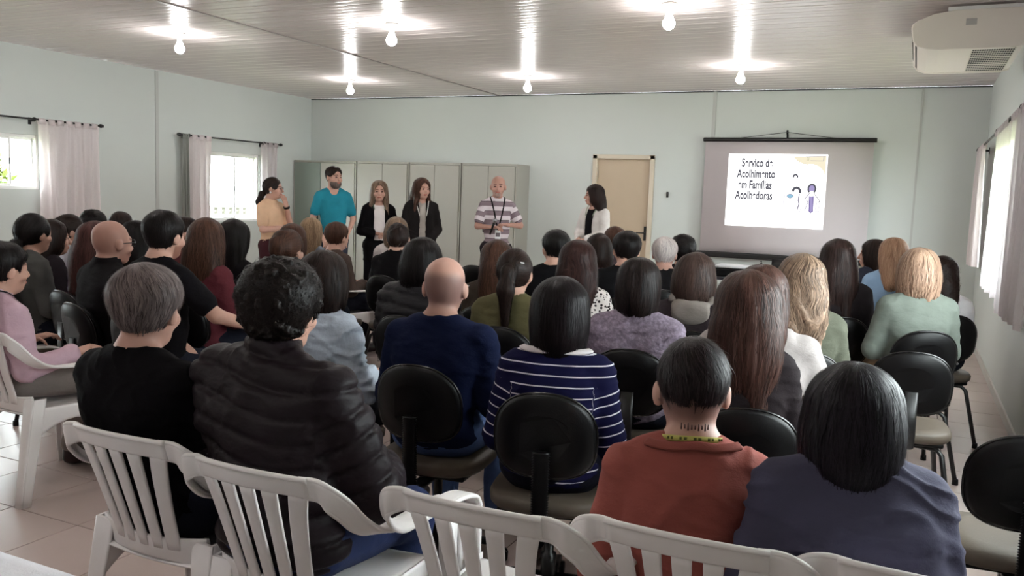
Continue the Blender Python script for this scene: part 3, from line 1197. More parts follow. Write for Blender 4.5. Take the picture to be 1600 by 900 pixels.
def make_black_chair(kind):
    e = empty('padded_chair', (0, 0, 0))
    m = MB()
    back_shape(m, -.245, -.215, .93, .96)
    m.build('back_shell', M_BLACKP, e)
    m = MB()
    back_shape(m, -.222, -.182, .96, .88, .165, .69, .147, .132)
    m.build('back_cushion', M_PADB, e)
    m = MB()
    o = outline(48, .174, .69, .157, .142)
    m.tube([(x, -.224 + 1.1 * x * x - .16 * (z - .655), z) for x, z in o], .0055, 6, closed=True)
    m.build('rim', M_RIM, e)
    # seat
    m = MB()
    n = 40
    rr = []
    for z, s in ((.405, .55), (.405, .93), (.42, .99), (.445, 1.0), (.46, .95), (.468, .6)):
        r = []
        for k in range(n):
            t = 2 * math.pi * k / n
            c, sn = math.cos(t), math.sin(t)
            x = .215 * s * math.copysign(abs(c) ** .62, c)
            y = .015 + .215 * s * math.copysign(abs(sn) ** .62, sn)
            dz = -.012 * max(0, (y - .12) / .1) ** 2 - (.006 if s < .7 and z > .45 else 0)
            r.append((x, y, z + dz))
        rr.append(r)
    m.rings(rr)
    m.build('seat_cushion', M_TAUPE, e)
    m = MB()
    m.bbox(-.17, .17, -.15, .18, .385, .408, .008)
    m.build('seat_pan', M_BLACKP, e)
    if kind == 'fixed':
        m = MB()
        m.loft([((0, .02, .378), (1, 0, 0), (0, 0, 1), .03, .006), ((0, -.18, .378), (1, 0, 0), (0, 0, 1), .03, .006), ((0, -.235, .40), (1, 0, 0), (0, .5, 1), .03, .006),
                ((0, -.252, .47), (1, 0, 0), (0, 1, 0), .03, .006), ((0, -.245, .66), (1, 0, 0), (0, 1, .1), .028, .006)], n=8)
        m.build('back_support', M_BLACK, e)
        for sx in (-1, 1):
            for sy in (-1, 1):
                m = MB()
                m.tube([(sx * .05, sy * .10, .378), (sx * .14, sy * .125, .376), (sx * .165, sy * .14, .35), (sx * .215, sy * .225, .012)], .0125, 8)
                lg = m.build('leg', M_BLACK, e)
                m = MB()
                m.lathe([(.012, 0), (.017, .001), (.016, .03), (.013, .034)], 10, (sx * .215, sy * .225, 0))
                m.build('foot_cap', M_BLACKP, lg)
    else:
        m = MB()
        prof = [(.016, 0)]
        L = .30
        for k in range(34):
            z = L * k / 34
            prof += [(.019, z + .001), (.024, z + .0045)]
        prof.append((.016, L))
        tmp = MB()
        tmp.lathe(prof, 12)
        # bend the bellows up behind the seat
        V = []
        for x, y, z in tmp.v:
            V.append((x * 1.3, -.272 + y * .8 - .04 * (z - .1), .36 + z))
        m.add(V, tmp.f, True)
        m.build('bellows', M_BLACKP, e)
        m = MB()
        m.loft([((0, .0, .372), (1, 0, 0), (0, 0, 1), .035, .008), ((0, -.19, .366), (1, 0, 0), (0, 0, 1), .03, .008), ((0, -.255, .38), (1, 0, 0), (0, .6, 1), .016, .006), ((0, -.262, .56), (1, 0, 0), (0, 1, 0), .012, .005)], n=8)
        m.build('back_support', M_BLACK, e)
        m = MB()
        m.lathe([(.028, .07), (.028, .2), (.018, .205), (.018, .37), (.05, .372), (.05, .388)], 16)
        m.build('gas_column', M_BLACK, e)
        for k in range(5):
            t = 2 * math.pi * k / 5 + .3
            c, s = math.cos(t), math.sin(t)
            m = MB()
            m.loft([((.02 * c, .02 * s, .10), (-s, c, 0), (0, 0, 1), .026, .02), ((.15 * c, .15 * s, .09), (-s, c, 0), (0, 0, 1), .02, .014), ((.27 * c, .27 * s, .07), (-s, c, 0), (0, 0, 1), .014, .010)], n=10)
            ar = m.build('base_arm', M_BLACKP, e)
            m = MB()
            for o_ in (-.014, .014):
                cc = Vector((.27 * c - s * o_, .27 * s + c * o_, .027))
                m.tube([cc - Vector((-s, c, 0)) * .009, cc + Vector((-s, c, 0)) * .009], .026, 14)
            m.build('castor', M_BLACKP, ar)
    return e

PROTO = {}
def chair(kind, loc, rz, label):
    if kind not in PROTO:
        c = make_white_chair() if kind == 'white' else make_black_chair(kind)
        PROTO[kind] = c
    else:
        c = copy_tree(PROTO[kind])
    c.location = loc
    c.rotation_euler = (0, 0, rz)
    tag(c, label, 'chair', {'white': 'white plastic armchairs', 'fixed': 'black padded four-legged chairs', 'swivel': 'black padded swivel chairs'}[kind])
    return c

# ------------------------------------------------------------------ cloth-covered table at the rear
tb_ = empty('covered_table', (7.35, .665, 0))
tag(tb_, 'table under a white cloth behind the plastic armchairs', 'table')
M_CLOTH = cloth_mat((232, 232, 240), 'plain', rough=.8)
M_WOODT = plain('table_wood', (120, 90, 65), .5)
m = MB()
m.bbox(-.60, .60, -.37, .37, .72, .75, .004)
m.build('tabletop', M_WOODT, tb_)
for sx in (-1, 1):
    for sy in (-1, 1):
        m = MB()
        m.tube([(sx * .54, sy * .31, .72), (sx * .54, sy * .31, 0)], .018)
        m.build('leg', M_BLACK, tb_)
m = MB()
def clothpt(u, v):
    # u,v in [-1,1]; outer 25% hangs
    def f(q, half):
        a = abs(q)
        if a < .70:
            return math.copysign(a / .70 * (half + .006), q), 0
        return math.copysign(half + .006, q), (a - .70) / .30
    x, hx = f(u, .60)
    y, hy = f(v, .37)
    hang = max(hx, hy)
    drop = .30 * hang
    wob = .018 * math.sin(14 * u + 9 * v) * hang
    return (x + math.copysign(wob + .02 * hang, u) * (hx > 0), y + math.copysign(wob + .02 * hang, v) * (hy > 0), .756 - drop)
m.sheet([[clothpt(-1 + 2 * i / 60, -1 + 2 * j / 44) for j in range(45)] for i in range(61)])
m.build('tablecloth', M_CLOTH, tb_)

# ------------------------------------------------------------------ equipment table under the screen
tq = empty('equipment_table', (7.55, 10.15, 0))
tag(tq, 'low dark table with equipment in front of the projection screen', 'table')
M_NAVYT = plain('dark_tabletop', (38, 36, 44), .5)
m = MB()
m.bbox(-.75, .75, -.3, .3, .62, .65, .005)
m.build('tabletop', M_NAVYT, tq)
for sx in (-1, 1):
    for sy in (-1, 1):
        m = MB()
        m.tube([(sx * .7, sy * .25, .62), (sx * .68, sy * .25, 0)], .016)
        m.build('leg', M_BLACK, tq)
pr_ = empty('printer', (7.33, 10.12, .65))
tag(pr_, 'flat printer with a silver lid on the dark equipment table', 'printer')
m = MB()
m.bbox(-.22, .22, -.15, .15, .0, .10, .015)
m.build('body', M_BLACKP, pr_)
m = MB()
m.bbox(-.22, .22, -.155, .15, .102, .135, .012)
m.build('lid', plain('silver_plastic', (196, 198, 200), .35), pr_)
lp = empty('laptop', (7.86, 10.1, .65))
tag(lp, 'open dark laptop on the equipment table beside the printer', 'laptop')
m = MB()
m.bbox(-.16, .16, -.12, .12, 0, .018, .006)
m.build('keyboard_base', M_BLACKP, lp)
m = MB()
m.loft([((0, .115, .02), (1, 0, 0), (0, 1, 0), .16, .004), ((0, .19, .22), (1, 0, 0), (0, 1, 0), .16, .004)], n=8, p=8)
m.build('display', M_BLACKP, lp)
bt = empty('hand_sanitizer', (7.60, 10.2, .65))
tag(bt, 'small white pump bottle standing between printer and laptop', 'bottle')
m = MB()
m.lathe([(.03, 0), (.033, .01), (.033, .12), (.02, .145), (.012, .15)], 16)
m.build('bottle_body', M_WHITE, bt)
m = MB()
m.lathe([(.012, .15), (.014, .155), (.014, .17), (.005, .172), (.005, .2)], 12)
m.tube([(0, 0, .195), (0, -.04, .19)], .006)
m.build('pump', M_BLACKP, bt)
cpx = empty('paper_cup', (7.03, 10.2, .65))
tag(cpx, 'white paper cup on the end of the equipment table nearest the door', 'cup')
m = MB()
m.lathe([(.025, 0), (.027, .002), (.042, .13), (.044, .13), (.041, .128), (.026, .008)], 18)
m.build('cup', M_WHITE, cpx)

# ------------------------------------------------------------------ signed-distance modelling (bodies, clothes, hair)
def EL(c, r, k=.03, op='u', M=None):
    return ('el', np.array(c, float), np.array(r, float), M, k, op)
def RC(a, b, ra, rb, k=.03, op='u'):
    return ('rc', np.array(a, float), np.array(b, float), ra, rb, k, op)
def PL(n, o, k=.004, op='i'):
    n = np.array(n, float)
    return ('pl', n / np.linalg.norm(n), np.array(o, float), k, op)
def BX(c, h, r=.01, k=.01, op='s', M=None):
    return ('bx', np.array(c, float), np.array(h, float), r, M, k, op)

def pd(p, X, Y, Z):
    t = p[0]
    if t == 'el':
        c, r, M = p[1], p[2], p[3]
        x, y, z = X - c[0], Y - c[1], Z - c[2]
        if M is not None:
            x, y, z = (M[0, 0] * x + M[1, 0] * y + M[2, 0] * z, M[0, 1] * x + M[1, 1] * y + M[2, 1] * z, M[0, 2] * x + M[1, 2] * y + M[2, 2] * z)
        a, b, c2 = x / r[0], y / r[1], z / r[2]
        k0 = np.sqrt(a * a + b * b + c2 * c2)
        k1 = np.sqrt((a / r[0]) ** 2 + (b / r[1]) ** 2 + (c2 / r[2]) ** 2) + 1e-9
        return k0 * (k0 - 1) / k1
    if t == 'rc':
        a, b, ra, rb = p[1], p[2], p[3], p[4]
        ba = b - a
        x, y, z = X - a[0], Y - a[1], Z - a[2]
        h = np.clip((x * ba[0] + y * ba[1] + z * ba[2]) / (ba @ ba + 1e-12), 0, 1)
        return np.sqrt((x - ba[0] * h) ** 2 + (y - ba[1] * h) ** 2 + (z - ba[2] * h) ** 2) - (ra + (rb - ra) * h)
    if t == 'pl':
        n, o = p[1], p[2]
        return (X - o[0]) * n[0] + (Y - o[1]) * n[1] + (Z - o[2]) * n[2]
    c, h, r, M = p[1], p[2], p[3], p[4]
    x, y, z = X - c[0], Y - c[1], Z - c[2]
    if M is not None:
        x, y, z = (M[0, 0] * x + M[1, 0] * y + M[2, 0] * z, M[0, 1] * x + M[1, 1] * y + M[2, 1] * z, M[0, 2] * x + M[1, 2] * y + M[2, 2] * z)
    qx, qy, qz = np.abs(x) - h[0] + r, np.abs(y) - h[1] + r, np.abs(z) - h[2] + r
    return np.sqrt(np.maximum(qx, 0) ** 2 + np.maximum(qy, 0) ** 2 + np.maximum(qz, 0) ** 2) + np.minimum(np.maximum(qx, np.maximum(qy, qz)), 0) - r

def comb(F, d, k, op):
    if op == 'u':
        h = np.maximum(k - np.abs(F - d), 0) / k
        return np.minimum(F, d) - h * h * k * .25
    if op == 's':
        d = -d
    h = np.maximum(k - np.abs(F - d), 0) / k
    return np.maximum(F, d) + h * h * k * .25

def aabb(p):
    if p[0] == 'el':
        m = p[2] if p[3] is None else np.full(3, p[2].max())
        return p[1] - m, p[1] + m
    if p[0] == 'rc':
        r = max(p[3], p[4])
        return np.minimum(p[1], p[2]) - r, np.maximum(p[1], p[2]) + r
    if p[0] == 'bx':
        m = p[2] if p[4] is None else np.full(3, np.linalg.norm(p[2]))
        return p[1] - m, p[1] + m
    return None

def sdf(prims, P):
    X, Y, Z = P[:, 0], P[:, 1], P[:, 2]
    F = np.full(len(P), 1.0)
    for p in prims:
        F = comb(F, pd(p, X, Y, Z), p[-2], p[-1])
    return F
def grad(prims, P, e=.004):
    g = np.stack([sdf(prims, P + np.array(v) * e) - sdf(prims, P - np.array(v) * e) for v in ((1, 0, 0), (0, 1, 0), (0, 0, 1))], 1)
    return g / (np.linalg.norm(g, axis=1, keepdims=True) + 1e-12)

def axis_cells(lo, hi, h, fine=None):
    """non-uniform axis: step h, step hf inside fine=(a,b,hf)"""
    if fine is None:
        return np.arange(lo - 1.5 * h, hi + 2.5 * h, h)
    a, b, hf = fine
    a, b = max(a, lo - 1.5 * h), min(b, hi + 1.5 * h)
    if b <= a:
        return np.arange(lo - 1.5 * h, hi + 2.5 * h, h)
    left = np.arange(lo - 1.5 * h, a, h)
    mid = np.arange(a, b, hf)
    right = np.arange(b, hi + 2.5 * h, h)
    x = np.concatenate([left, mid, right])
    keep = np.concatenate([[True], np.diff(x) > hf * .45])
    return x[keep]

def nets(prims, h, fine=None):
    boxes = [aabb(p) for p in prims if p[-1] == 'u']
    lo = np.min([b[0] for b in boxes], 0)
    hi = np.max([b[1] for b in boxes], 0)
    ax = [axis_cells(lo[i], hi[i], h, None if fine is None else fine[i]) for i in range(3)]
    shp = tuple(len(a) for a in ax)
    F = np.full(shp, 1.0)
    for p in prims:
        bb = aabb(p)
        k = p[-2]
        if bb is None or p[-1] == 'i':
            sl_ = (slice(0, shp[0]), slice(0, shp[1]), slice(0, shp[2]))
        else:
            mg = k + 2.2 * h
            sl_ = []
            for i in range(3):
                i0 = max(0, np.searchsorted(ax[i], bb[0][i] - mg) - 1)
                i1 = min(shp[i], np.searchsorted(ax[i], bb[1][i] + mg) + 1)
                sl_.append(slice(i0, i1))
            sl_ = tuple(sl_)
        X = ax[0][sl_[0]][:, None, None]
        Y = ax[1][sl_[1]][None, :, None]
        Z = ax[2][sl_[2]][None, None, :]
        F[sl_] = comb(F[sl_], pd(p, X, Y, Z), k, p[-1])
    S = F < 0
    cnt = np.zeros(tuple(s - 1 for s in shp), np.int8)
    for a in (0, 1):
        for b in (0, 1):
            for c in (0, 1):
                cnt += S[a:shp[0] - 1 + a, b:shp[1] - 1 + b, c:shp[2] - 1 + c]
    act = (cnt > 0) & (cnt < 8)
    idx = np.argwhere(act)
    vid = np.full(cnt.shape, -1, np.int64)
    vid[act] = np.arange(len(idx))
    i, j, k = idx.T
    val, pos = {}, {}
    for a in (0, 1):
        for b in (0, 1):
            for c in (0, 1):
                val[a, b, c] = F[i + a, j + b, k + c]
                pos[a, b, c] = np.stack([ax[0][i + a], ax[1][j + b], ax[2][k + c]], 1)
    acc = np.zeros((len(idx), 3))
    num = np.zeros(len(idx))
    cs = list(val.keys())
    for u in range(8):
        for v in range(u + 1, 8):
            A, B = cs[u], cs[v]
            if sum(abs(q - w) for q, w in zip(A, B)) != 1:
                continue
            fa, fb = val[A], val[B]
            cr = (fa < 0) != (fb < 0)
            t = np.where(cr, fa / np.where(cr, fa - fb, 1), 0)[:, None]
            acc += np.where(cr[:, None], pos[A] + (pos[B] - pos[A]) * t, 0)
            num += cr
    V = acc / num[:, None]
    Q = []
    for d in range(3):
        o1, o2 = (d + 1) % 3, (d + 2) % 3
        n0 = [slice(None)] * 3
        n1 = [slice(None)] * 3
        n0[d] = slice(0, shp[d] - 1)
        n1[d] = slice(1, shp[d])
        c = S[tuple(n0)] != S[tuple(n1)]
        e = np.argwhere(c)
        ok = (e[:, o1] > 0) & (e[:, o2] > 0) & (e[:, o1] < shp[o1] - 1) & (e[:, o2] < shp[o2] - 1)
        e = e[ok]
        def cell(da, db):
            q = e.copy()
            q[:, o1] += da
            q[:, o2] += db
            return vid[q[:, 0], q[:, 1], q[:, 2]]
        quad = np.stack([cell(-1, -1), cell(0, -1), cell(0, 0), cell(-1, 0)], 1)
        s = S[e[:, 0], e[:, 1], e[:, 2]]
        quad = np.where(s[:, None], quad, quad[:, ::-1])
        Q.append(quad)
    return V, np.vstack(Q)

def vnormals(V, Q):
    n = np.cross(V[Q[:, 2]] - V[Q[:, 0]], V[Q[:, 3]] - V[Q[:, 1]])
    N = np.zeros_like(V)
    for c in range(4):
        np.add.at(N, Q[:, c], n)
    return N / (np.linalg.norm(N, axis=1, keepdims=True) + 1e-12)

def rot(yaw=0, pitch=0, roll=0):
    cy_, sy_ = math.cos(yaw), math.sin(yaw)
    cp_, sp_ = math.cos(pitch), math.sin(pitch)
    cr_, sr_ = math.cos(roll), math.sin(roll)
    Rz = np.array([[cy_, -sy_, 0], [sy_, cy_, 0], [0, 0, 1]])
    Rx = np.array([[1, 0, 0], [0, cp_, -sp_], [0, sp_, cp_]])
    Ry = np.array([[cr_, 0, sr_], [0, 1, 0], [-sr_, 0, cr_]])
    return Rz @ Rx @ Ry

HS = 1.04      # head size
def xf(prims, R, o, s=1.0):
    """move primitives from a local frame into the person's frame"""
    out = []
    for p in prims:
        q = list(p)
        if p[0] == 'el':
            q[1] = R @ p[1] * s + o
            q[2] = p[2] * s
            q[3] = R if p[3] is None else R @ p[3]
        elif p[0] == 'rc':
            q[1] = R @ p[1] * s + o
            q[2] = R @ p[2] * s + o
            q[3], q[4] = p[3] * s, p[4] * s
        elif p[0] == 'pl':
            q[1] = R @ p[1]
            q[2] = R @ p[2] * s + o
        elif p[0] == 'bx':
            q[1] = R @ p[1] + o
            q[4] = R if p[4] is None else R @ p[4]
        out.append(tuple(q))
    return out

def wob(P, f, seed, n=5):
    r = np.random.default_rng(seed)
    s = np.zeros(len(P))
    for i in range(n):
        k = r.normal(size=3) * f
        k2 = r.normal(size=3) * f * .6
        s += np.sin(P @ k + r.uniform(0, 6.28) + 1.2 * np.sin(P @ k2 + r.uniform(0, 6.28)))
    return s / n

# ------------------------------------------------------------------ hair
def hair_prims(style, o):
    """head-local signed-distance hair"""
    t = o.get('t', .016)
    L = o.get('L', .30)
    wd = o.get('wd', 1.0)
    cap = EL((0, -.012, .018), (.077 + t, .095 + t, .094 + t), .02)
    crown = EL((0, -.016, .046), (.076 + t * 1.15, .090 + t, .064 + t), .03)
    face = EL((0, .125, -.045 if o.get('front') else -.05 if style in ('short', 'fade', 'curly') else -.055), (.080 if o.get('front') else .082, .088, .150 if o.get('front') else .142 if style in ('short', 'fade', 'curly') else .135), .012, 's')
    P = []
    if style in ('short', 'curly', 'fade', 'grey', 'ring', 'shaved'):
        nz = {'short': -.075, 'curly': -.075, 'fade': -.06, 'grey': -.075, 'ring': -.07, 'shaved': -.06}[style]
        if style == 'fade':
            P = [EL((0, -.012, .034), (.0755 + t * .5, .0935 + t * .5, .080 + t), .03)]
            nz = -.2
        elif style == 'ring':
            P = [EL((0, -.014, .016), (.077 + t, .095 + t, .090 + t), .02), EL((0, .03, .105), (.085, .12, .085), .02, 's')]
        elif style == 'shaved':
            P = [EL((0, -.012, .018), (.0775, .0955, .0945), .02)]
        elif style == 'grey':
            P = [cap, EL((0, .03, .06), (.07 + t, .07 + t, .055 + t), .04), RC((-.05, -.05, .03), (.05, -.05, .03), .062 + t, .062 + t, .04)]
        elif style == 'curly':
            P = [cap, EL((0, -.01, .05), (.082 + t, .095 + t, .07 + t), .03)]
        else:
            P = [EL((0, -.012, .016), (.0785, .0965, .0965), .02), EL((0, -.010, .052), (.074 + t, .090 + t, .058 + t), .05)]
        nz = o.get('nape', nz)
        P += [face, PL((0, .35, -1), (0, -.06, nz), .012)]
        P += [EL((s * .085, .012, -.035), (.03, .03, .042), .012, 's') for s in (-1, 1)]
        P += [EL((s * .08, .07, -.06), (.05, .045, .05), .012, 's') for s in (-1, 1)]
        P += [EL((s * .078, .088, .0), (.034, .046, .062), .012, 's') for s in (-1, 1)]
    elif style == 'bob':
        P = [cap, crown, EL((0, -.022, -.045), ((.092 + t) * wd, .10 + t, .115), .035)]
        for s in (-1, 1):
            P.append(RC((s * .036 * wd, -.030, -.02), (s * .044 * wd, -.040, -L - .03), (.052 + t * .6) * wd, (.048 + t * .5) * wd, .04))
        P += [face, EL((0, .06, -.13), (.060, .10, .10), .015, 's'), PL((0, .1, -1), (0, 0, -L), .02)]
    elif style == 'long':
        P = [cap, crown, EL((0, -.025, -.04), ((.088 + t) * wd, .092 + t, .11), .035),
             EL((0, -.075, -.13), ((.098 + t) * wd, .060 + t * .6, min(.13, L * .6)), .04),
             RC((-.040 * wd, -.065, -.05), (-.058 * wd, -.112, -L), .046 + t * .5, .030 + t * .3, .05),
             RC((.040 * wd, -.065, -.05), (.054 * wd, -.112, -L + .02), .046 + t * .5, .030 + t * .3, .05), face,
             EL((0, .055, -.15), (.062, .10, .12), .015, 's')]
        for s in (-1, 1):
            if o.get('front', False):
                P.append(RC((s * .07, .01, -.08), (s * .10, .03, -.26), .03, .018, .03))
    elif style in ('pony', 'lowpony'):
        hz = .03 if style == 'pony' else -.055
        P = [EL((0, -.012, .018), (.077 + t, .095 + t, .094 + t), .02), face,
             PL((0, .55, -1), (0, -.05, -.075), .012)]
        P += [EL((s * .09, .02, -.04), (.03, .032, .042), .012, 's') for s in (-1, 1)]
        P += [RC((0, -.095, hz), (0, -.128, hz - .012), .026, .028, .012),
              RC((0, -.125, hz - .008), (0, -.152, hz - .10), .030, .036, .02),
              RC((0, -.152, hz - .10), (0, -.140, hz - L), .036, .016, .03)]
    elif style in ('bun', 'updo'):
        P = [EL((0, -.012, .018), (.077 + t, .095 + t, .094 + t), .02), face, PL((0, .55, -1), (0, -.05, -.075), .012)]
        P += [EL((s * .09, .02, -.04), (.03, .032, .042), .012, 's') for s in (-1, 1)]
        b = (0, -.085, .085) if style == 'bun' else (0, -.10, .01)
        P += [EL(b, (.045, .042, .042) if style == 'bun' else (.05, .04, .06), .012)]
        if style == 'updo':
            P += [RC((-.02, -.11, .05), (.03, -.09, .085), .022, .012, .015)]
    elif style == 'beard':
        P = [EL((0, .03, -.075), (.066, .068, .058), .02), PL((0, -1, .0), (0, .012, 0), .01), PL((0, .18, 1), (0, .06, -.052), .008), EL((0, .104, -.070), (.02, .018, .006), .006, 's')]
    elif style == 'goatee':
        P = [EL((0, .072, -.098), (.030, .030, .026), .01), RC((-.024, .082, -.075), (.024, .082, -.075), .011, .011, .01), EL((0, .112, -.082), (.02, .018, .006), .004, 's')]
    return P

def comb_dir(style, Pl, o):
    """combing direction (head-local) at points Pl"""
    d = np.tile(np.array([0, -.15, -1.0]), (len(Pl), 1))
    if style in ('pony', 'lowpony', 'bun', 'updo'):
        tgt = {'pony': (0, -.12, .03), 'lowpony': (0, -.12, -.055), 'bun': (0, -.08, .085), 'updo': (0, -.10, .02)}[style]
        v = np.array(tgt) - Pl
        back = Pl[:, 1] > -.10
        d = np.where(back[:, None], v, d)
    elif style in ('short', 'grey', 'fade', 'curly'):
        top = Pl[:, 2] > .05
        d = np.where(top[:, None], Pl * np.array([1, 1, 0]) + np.array([.03, .02, -.03]), d)
    else:
        d = d + np.stack([Pl[:, 0] * 1.5, np.zeros(len(Pl)), np.zeros(len(Pl))], 1) * (Pl[:, 2] > 0)[:, None]
    return d / (np.linalg.norm(d, axis=1, keepdims=True) + 1e-9)

def make_hair(parent, style, opts, R, o, mat, h, nstr, seed, name='hair'):
    pl_ = hair_prims(style, opts)
    prims = xf(pl_, R, o, HS)
    V, Q = nets(prims, h)
    if len(V) == 0:
        return None
    r = np.random.default_rng(seed)
    N = vnormals(V, Q)
    Pl = (V - o) @ R / HS
    phi = np.arctan2(Pl[:, 0], -Pl[:, 1] - .02)
    rr = np.linalg.norm(Pl[:, :2], axis=1)
    st = np.stack([np.cos(phi) * 9, np.sin(phi) * 9, Pl[:, 2] * 5], 1)
    wave = opts.get('wave', 0.0)
    if style == 'curly' or opts.get('curl', 0):
        a = opts.get('curl', .010)
        V = V + N * (a * wob(Pl, 75, seed, 6) + a * .7 * wob(Pl, 150, seed + 1, 6))[:, None]
        st = Pl * 90
    elif style in ('shaved', 'ring'):
        st = Pl * 300
    else:
        amp = opts.get('groove', .0035)
        ph = phi * 1.0 + wave * np.sin(Pl[:, 2] * 38 + 2 * np.sin(phi * 3))
        g_ = sum(np.sin(ph * f + r.uniform(0, 6.28)) / (1 + .03 * f) for f in (9, 17, 29, 43))
        lowz = np.clip((.10 - Pl[:, 2]) / .06, .15, 1)
        V = V + N * (amp * g_ * .4 * lowz)[:, None]
        V = V + N * (.0045 * wob(Pl * np.array([1, 1, .35]), 42, seed + 5, 6))[:, None]
        if wave:
            V = V + N * (.010 * wave * np.sin(Pl[:, 2] * 46 + 3 * np.sin(phi * 4)) * np.clip(-Pl[:, 2] * 8, 0, 1))[:, None]
            st[:, 0] += 2.5 * wave * np.sin(Pl[:, 2] * 40)
    # ragged ends of long hair
    if style in ('long', 'bob'):
        low = Pl[:, 2].min()
        k = np.clip((low + .06 - Pl[:, 2]) / .06, 0, 1)
        V = V + (R @ np.array([0, 0, 1.0]))[None, :] * (k * .025 * np.sin(phi * 23 + 3 * np.sin(phi * 7)))[:, None]
    tint = np.full((len(V), 4), .5)
    tint[:, 3] = 1
    tint[:, 0] = .5 + .22 * wob(np.stack([np.cos(phi), np.sin(phi), Pl[:, 2] * .3], 1), 6, seed + 3)
    if nstr > 0 and style not in ('shaved', 'ring'):
        pick = r.integers(0, len(V), nstr)
        P = V[pick] + N[pick] * .001
        steps = 7
        curly = style == 'curly' or opts.get('curl', 0)
        sl_len = opts.get('sl', .010 if curly else (.020 if style in ('long', 'bob', 'pony', 'lowpony') else .0075))
        pth = [P]
        ph0 = r.uniform(0, 6.28, nstr)
        lift = np.where(r.uniform(0, 1, nstr) < .18, .016, .005) * r.uniform(0, 1, nstr)
        for s in range(steps):
            n = grad(prims, P)
            Lc = (P - o) @ R / HS
            d = comb_dir(style, Lc, opts) @ R.T
            if curly:
                a = np.cross(n, d)
                ang = ph0 + s * .9
                d = d * np.cos(ang)[:, None] + a * np.sin(ang)[:, None]
            elif wave:
                a = np.cross(n, d)
                d = d + a * (.55 * wave * np.sin(Lc[:, 2] * 45 + ph0 * .3))[:, None]
            else:
                d = d + np.cross(n, d) * (r.normal(size=nstr) * .16 + .10 * np.sin(ph0))[:, None]
            d = d - n * np.sum(d * n, 1, keepdims=True)
            d /= np.linalg.norm(d, axis=1, keepdims=True) + 1e-9
            P = P + d * sl_len
            sd = sdf(prims, P)
            P = P - n * np.clip(sd - (.0015 + lift * (s / steps) ** 1.5), -.02, .02)[:, None]
            pth.append(P)
        pth = np.stack(pth, 1)
        n = grad(prims, pth[:, 3])
        ww = opts.get('sw', .0011) * (h / .006) ** .5
        dirs = np.gradient(pth, axis=1)
        side = np.cross(dirs, n[:, None, :])
        side /= np.linalg.norm(side, axis=2, keepdims=True) + 1e-9
        wprof = ww * np.array([.4, .9, 1, 1, .9, .7, .45, .1])[None, :, None]
        A, B = pth - side * wprof, pth + side * wprof
        nv = nstr * 8
        base = len(V)
        ia = base + np.arange(nv).reshape(nstr, 8)
        ib = ia + nv
        quads = np.stack([ia[:, :-1], ib[:, :-1], ib[:, 1:], ia[:, 1:]], 2).reshape(-1, 4)
        tv = np.repeat(np.clip(.5 + .30 * r.normal(size=nstr), 0, 1.1), 8)
        t2 = np.full((nv * 2, 4), 1.0)
        t2[:, 0] = np.concatenate([tv, tv])
        V = np.vstack([V, A.reshape(-1, 3), B.reshape(-1, 3)])
        st = np.vstack([st, np.tile(np.repeat(r.uniform(0, 50, (nstr, 3)), 8, 0), (2, 1))])
        tint = np.vstack([tint, t2])
        Q = np.vstack([Q, quads])
    me = np_mesh(name, V, Q, True, {'st': st, 'tint': tint})
    return link(name, me, mat, parent)

# ------------------------------------------------------------------ people
def basis(d, up):
    d = np.array(d, float); d /= np.linalg.norm(d)
    a = np.cross(d, np.array(up, float)); a /= np.linalg.norm(a) + 1e-9
    n = np.cross(a, d)
    return np.stack([a, d, n], 1)

def finger_tubes(wr, d, up, side, curl=.6, s=1.0):
    """five tapered fingers rooted in the palm; side=+1 thumb towards +a"""
    B = basis(d, up)
    a, f, n = B[:, 0], B[:, 1], B[:, 2]
    root = np.array(wr) + f * .085 * s
    vv, qq = [], []
    for i, (off, ln) in enumerate(((-.030, .058), (-.010, .072), (.011, .078), (.031, .070), (None, .055))):
        if off is None:
            p = np.array(wr) + f * .035 * s + a * side * .032 * s
            dr_ = f * .6 + a * side * .75 - n * .2
        else:
            p = root + a * (-side) * (-off) * s
            dr_ = f.copy()
        pts = [p - dr_ / np.linalg.norm(dr_) * .015 * s]
        ang = 0
        for k in range(3):
            dd = dr_ * math.cos(ang) - n * math.sin(ang)
            dd /= np.linalg.norm(dd)
            p = pts[-1] + dd * (ln / 3 + .006) * s
            pts.append(p)
            ang += curl
        mb = MB()
        mb.tube(pts, [.0095 * s, .009 * s, .008 * s, .006 * s], 6)
        vv.append(mb)
    return vv

SKIN = {'light': (186, 146, 130), 'fair': (196, 158, 144), 'tan': (150, 112, 96), 'ruddy': (176, 136, 122)}
M_SHOE = plain('dark_shoe', (40, 22, 22), .45)
M_SHOEW = plain('light_shoe', (200, 196, 192), .6)
M_LENS = plain('glasses_frame', (22, 18, 20), .3)

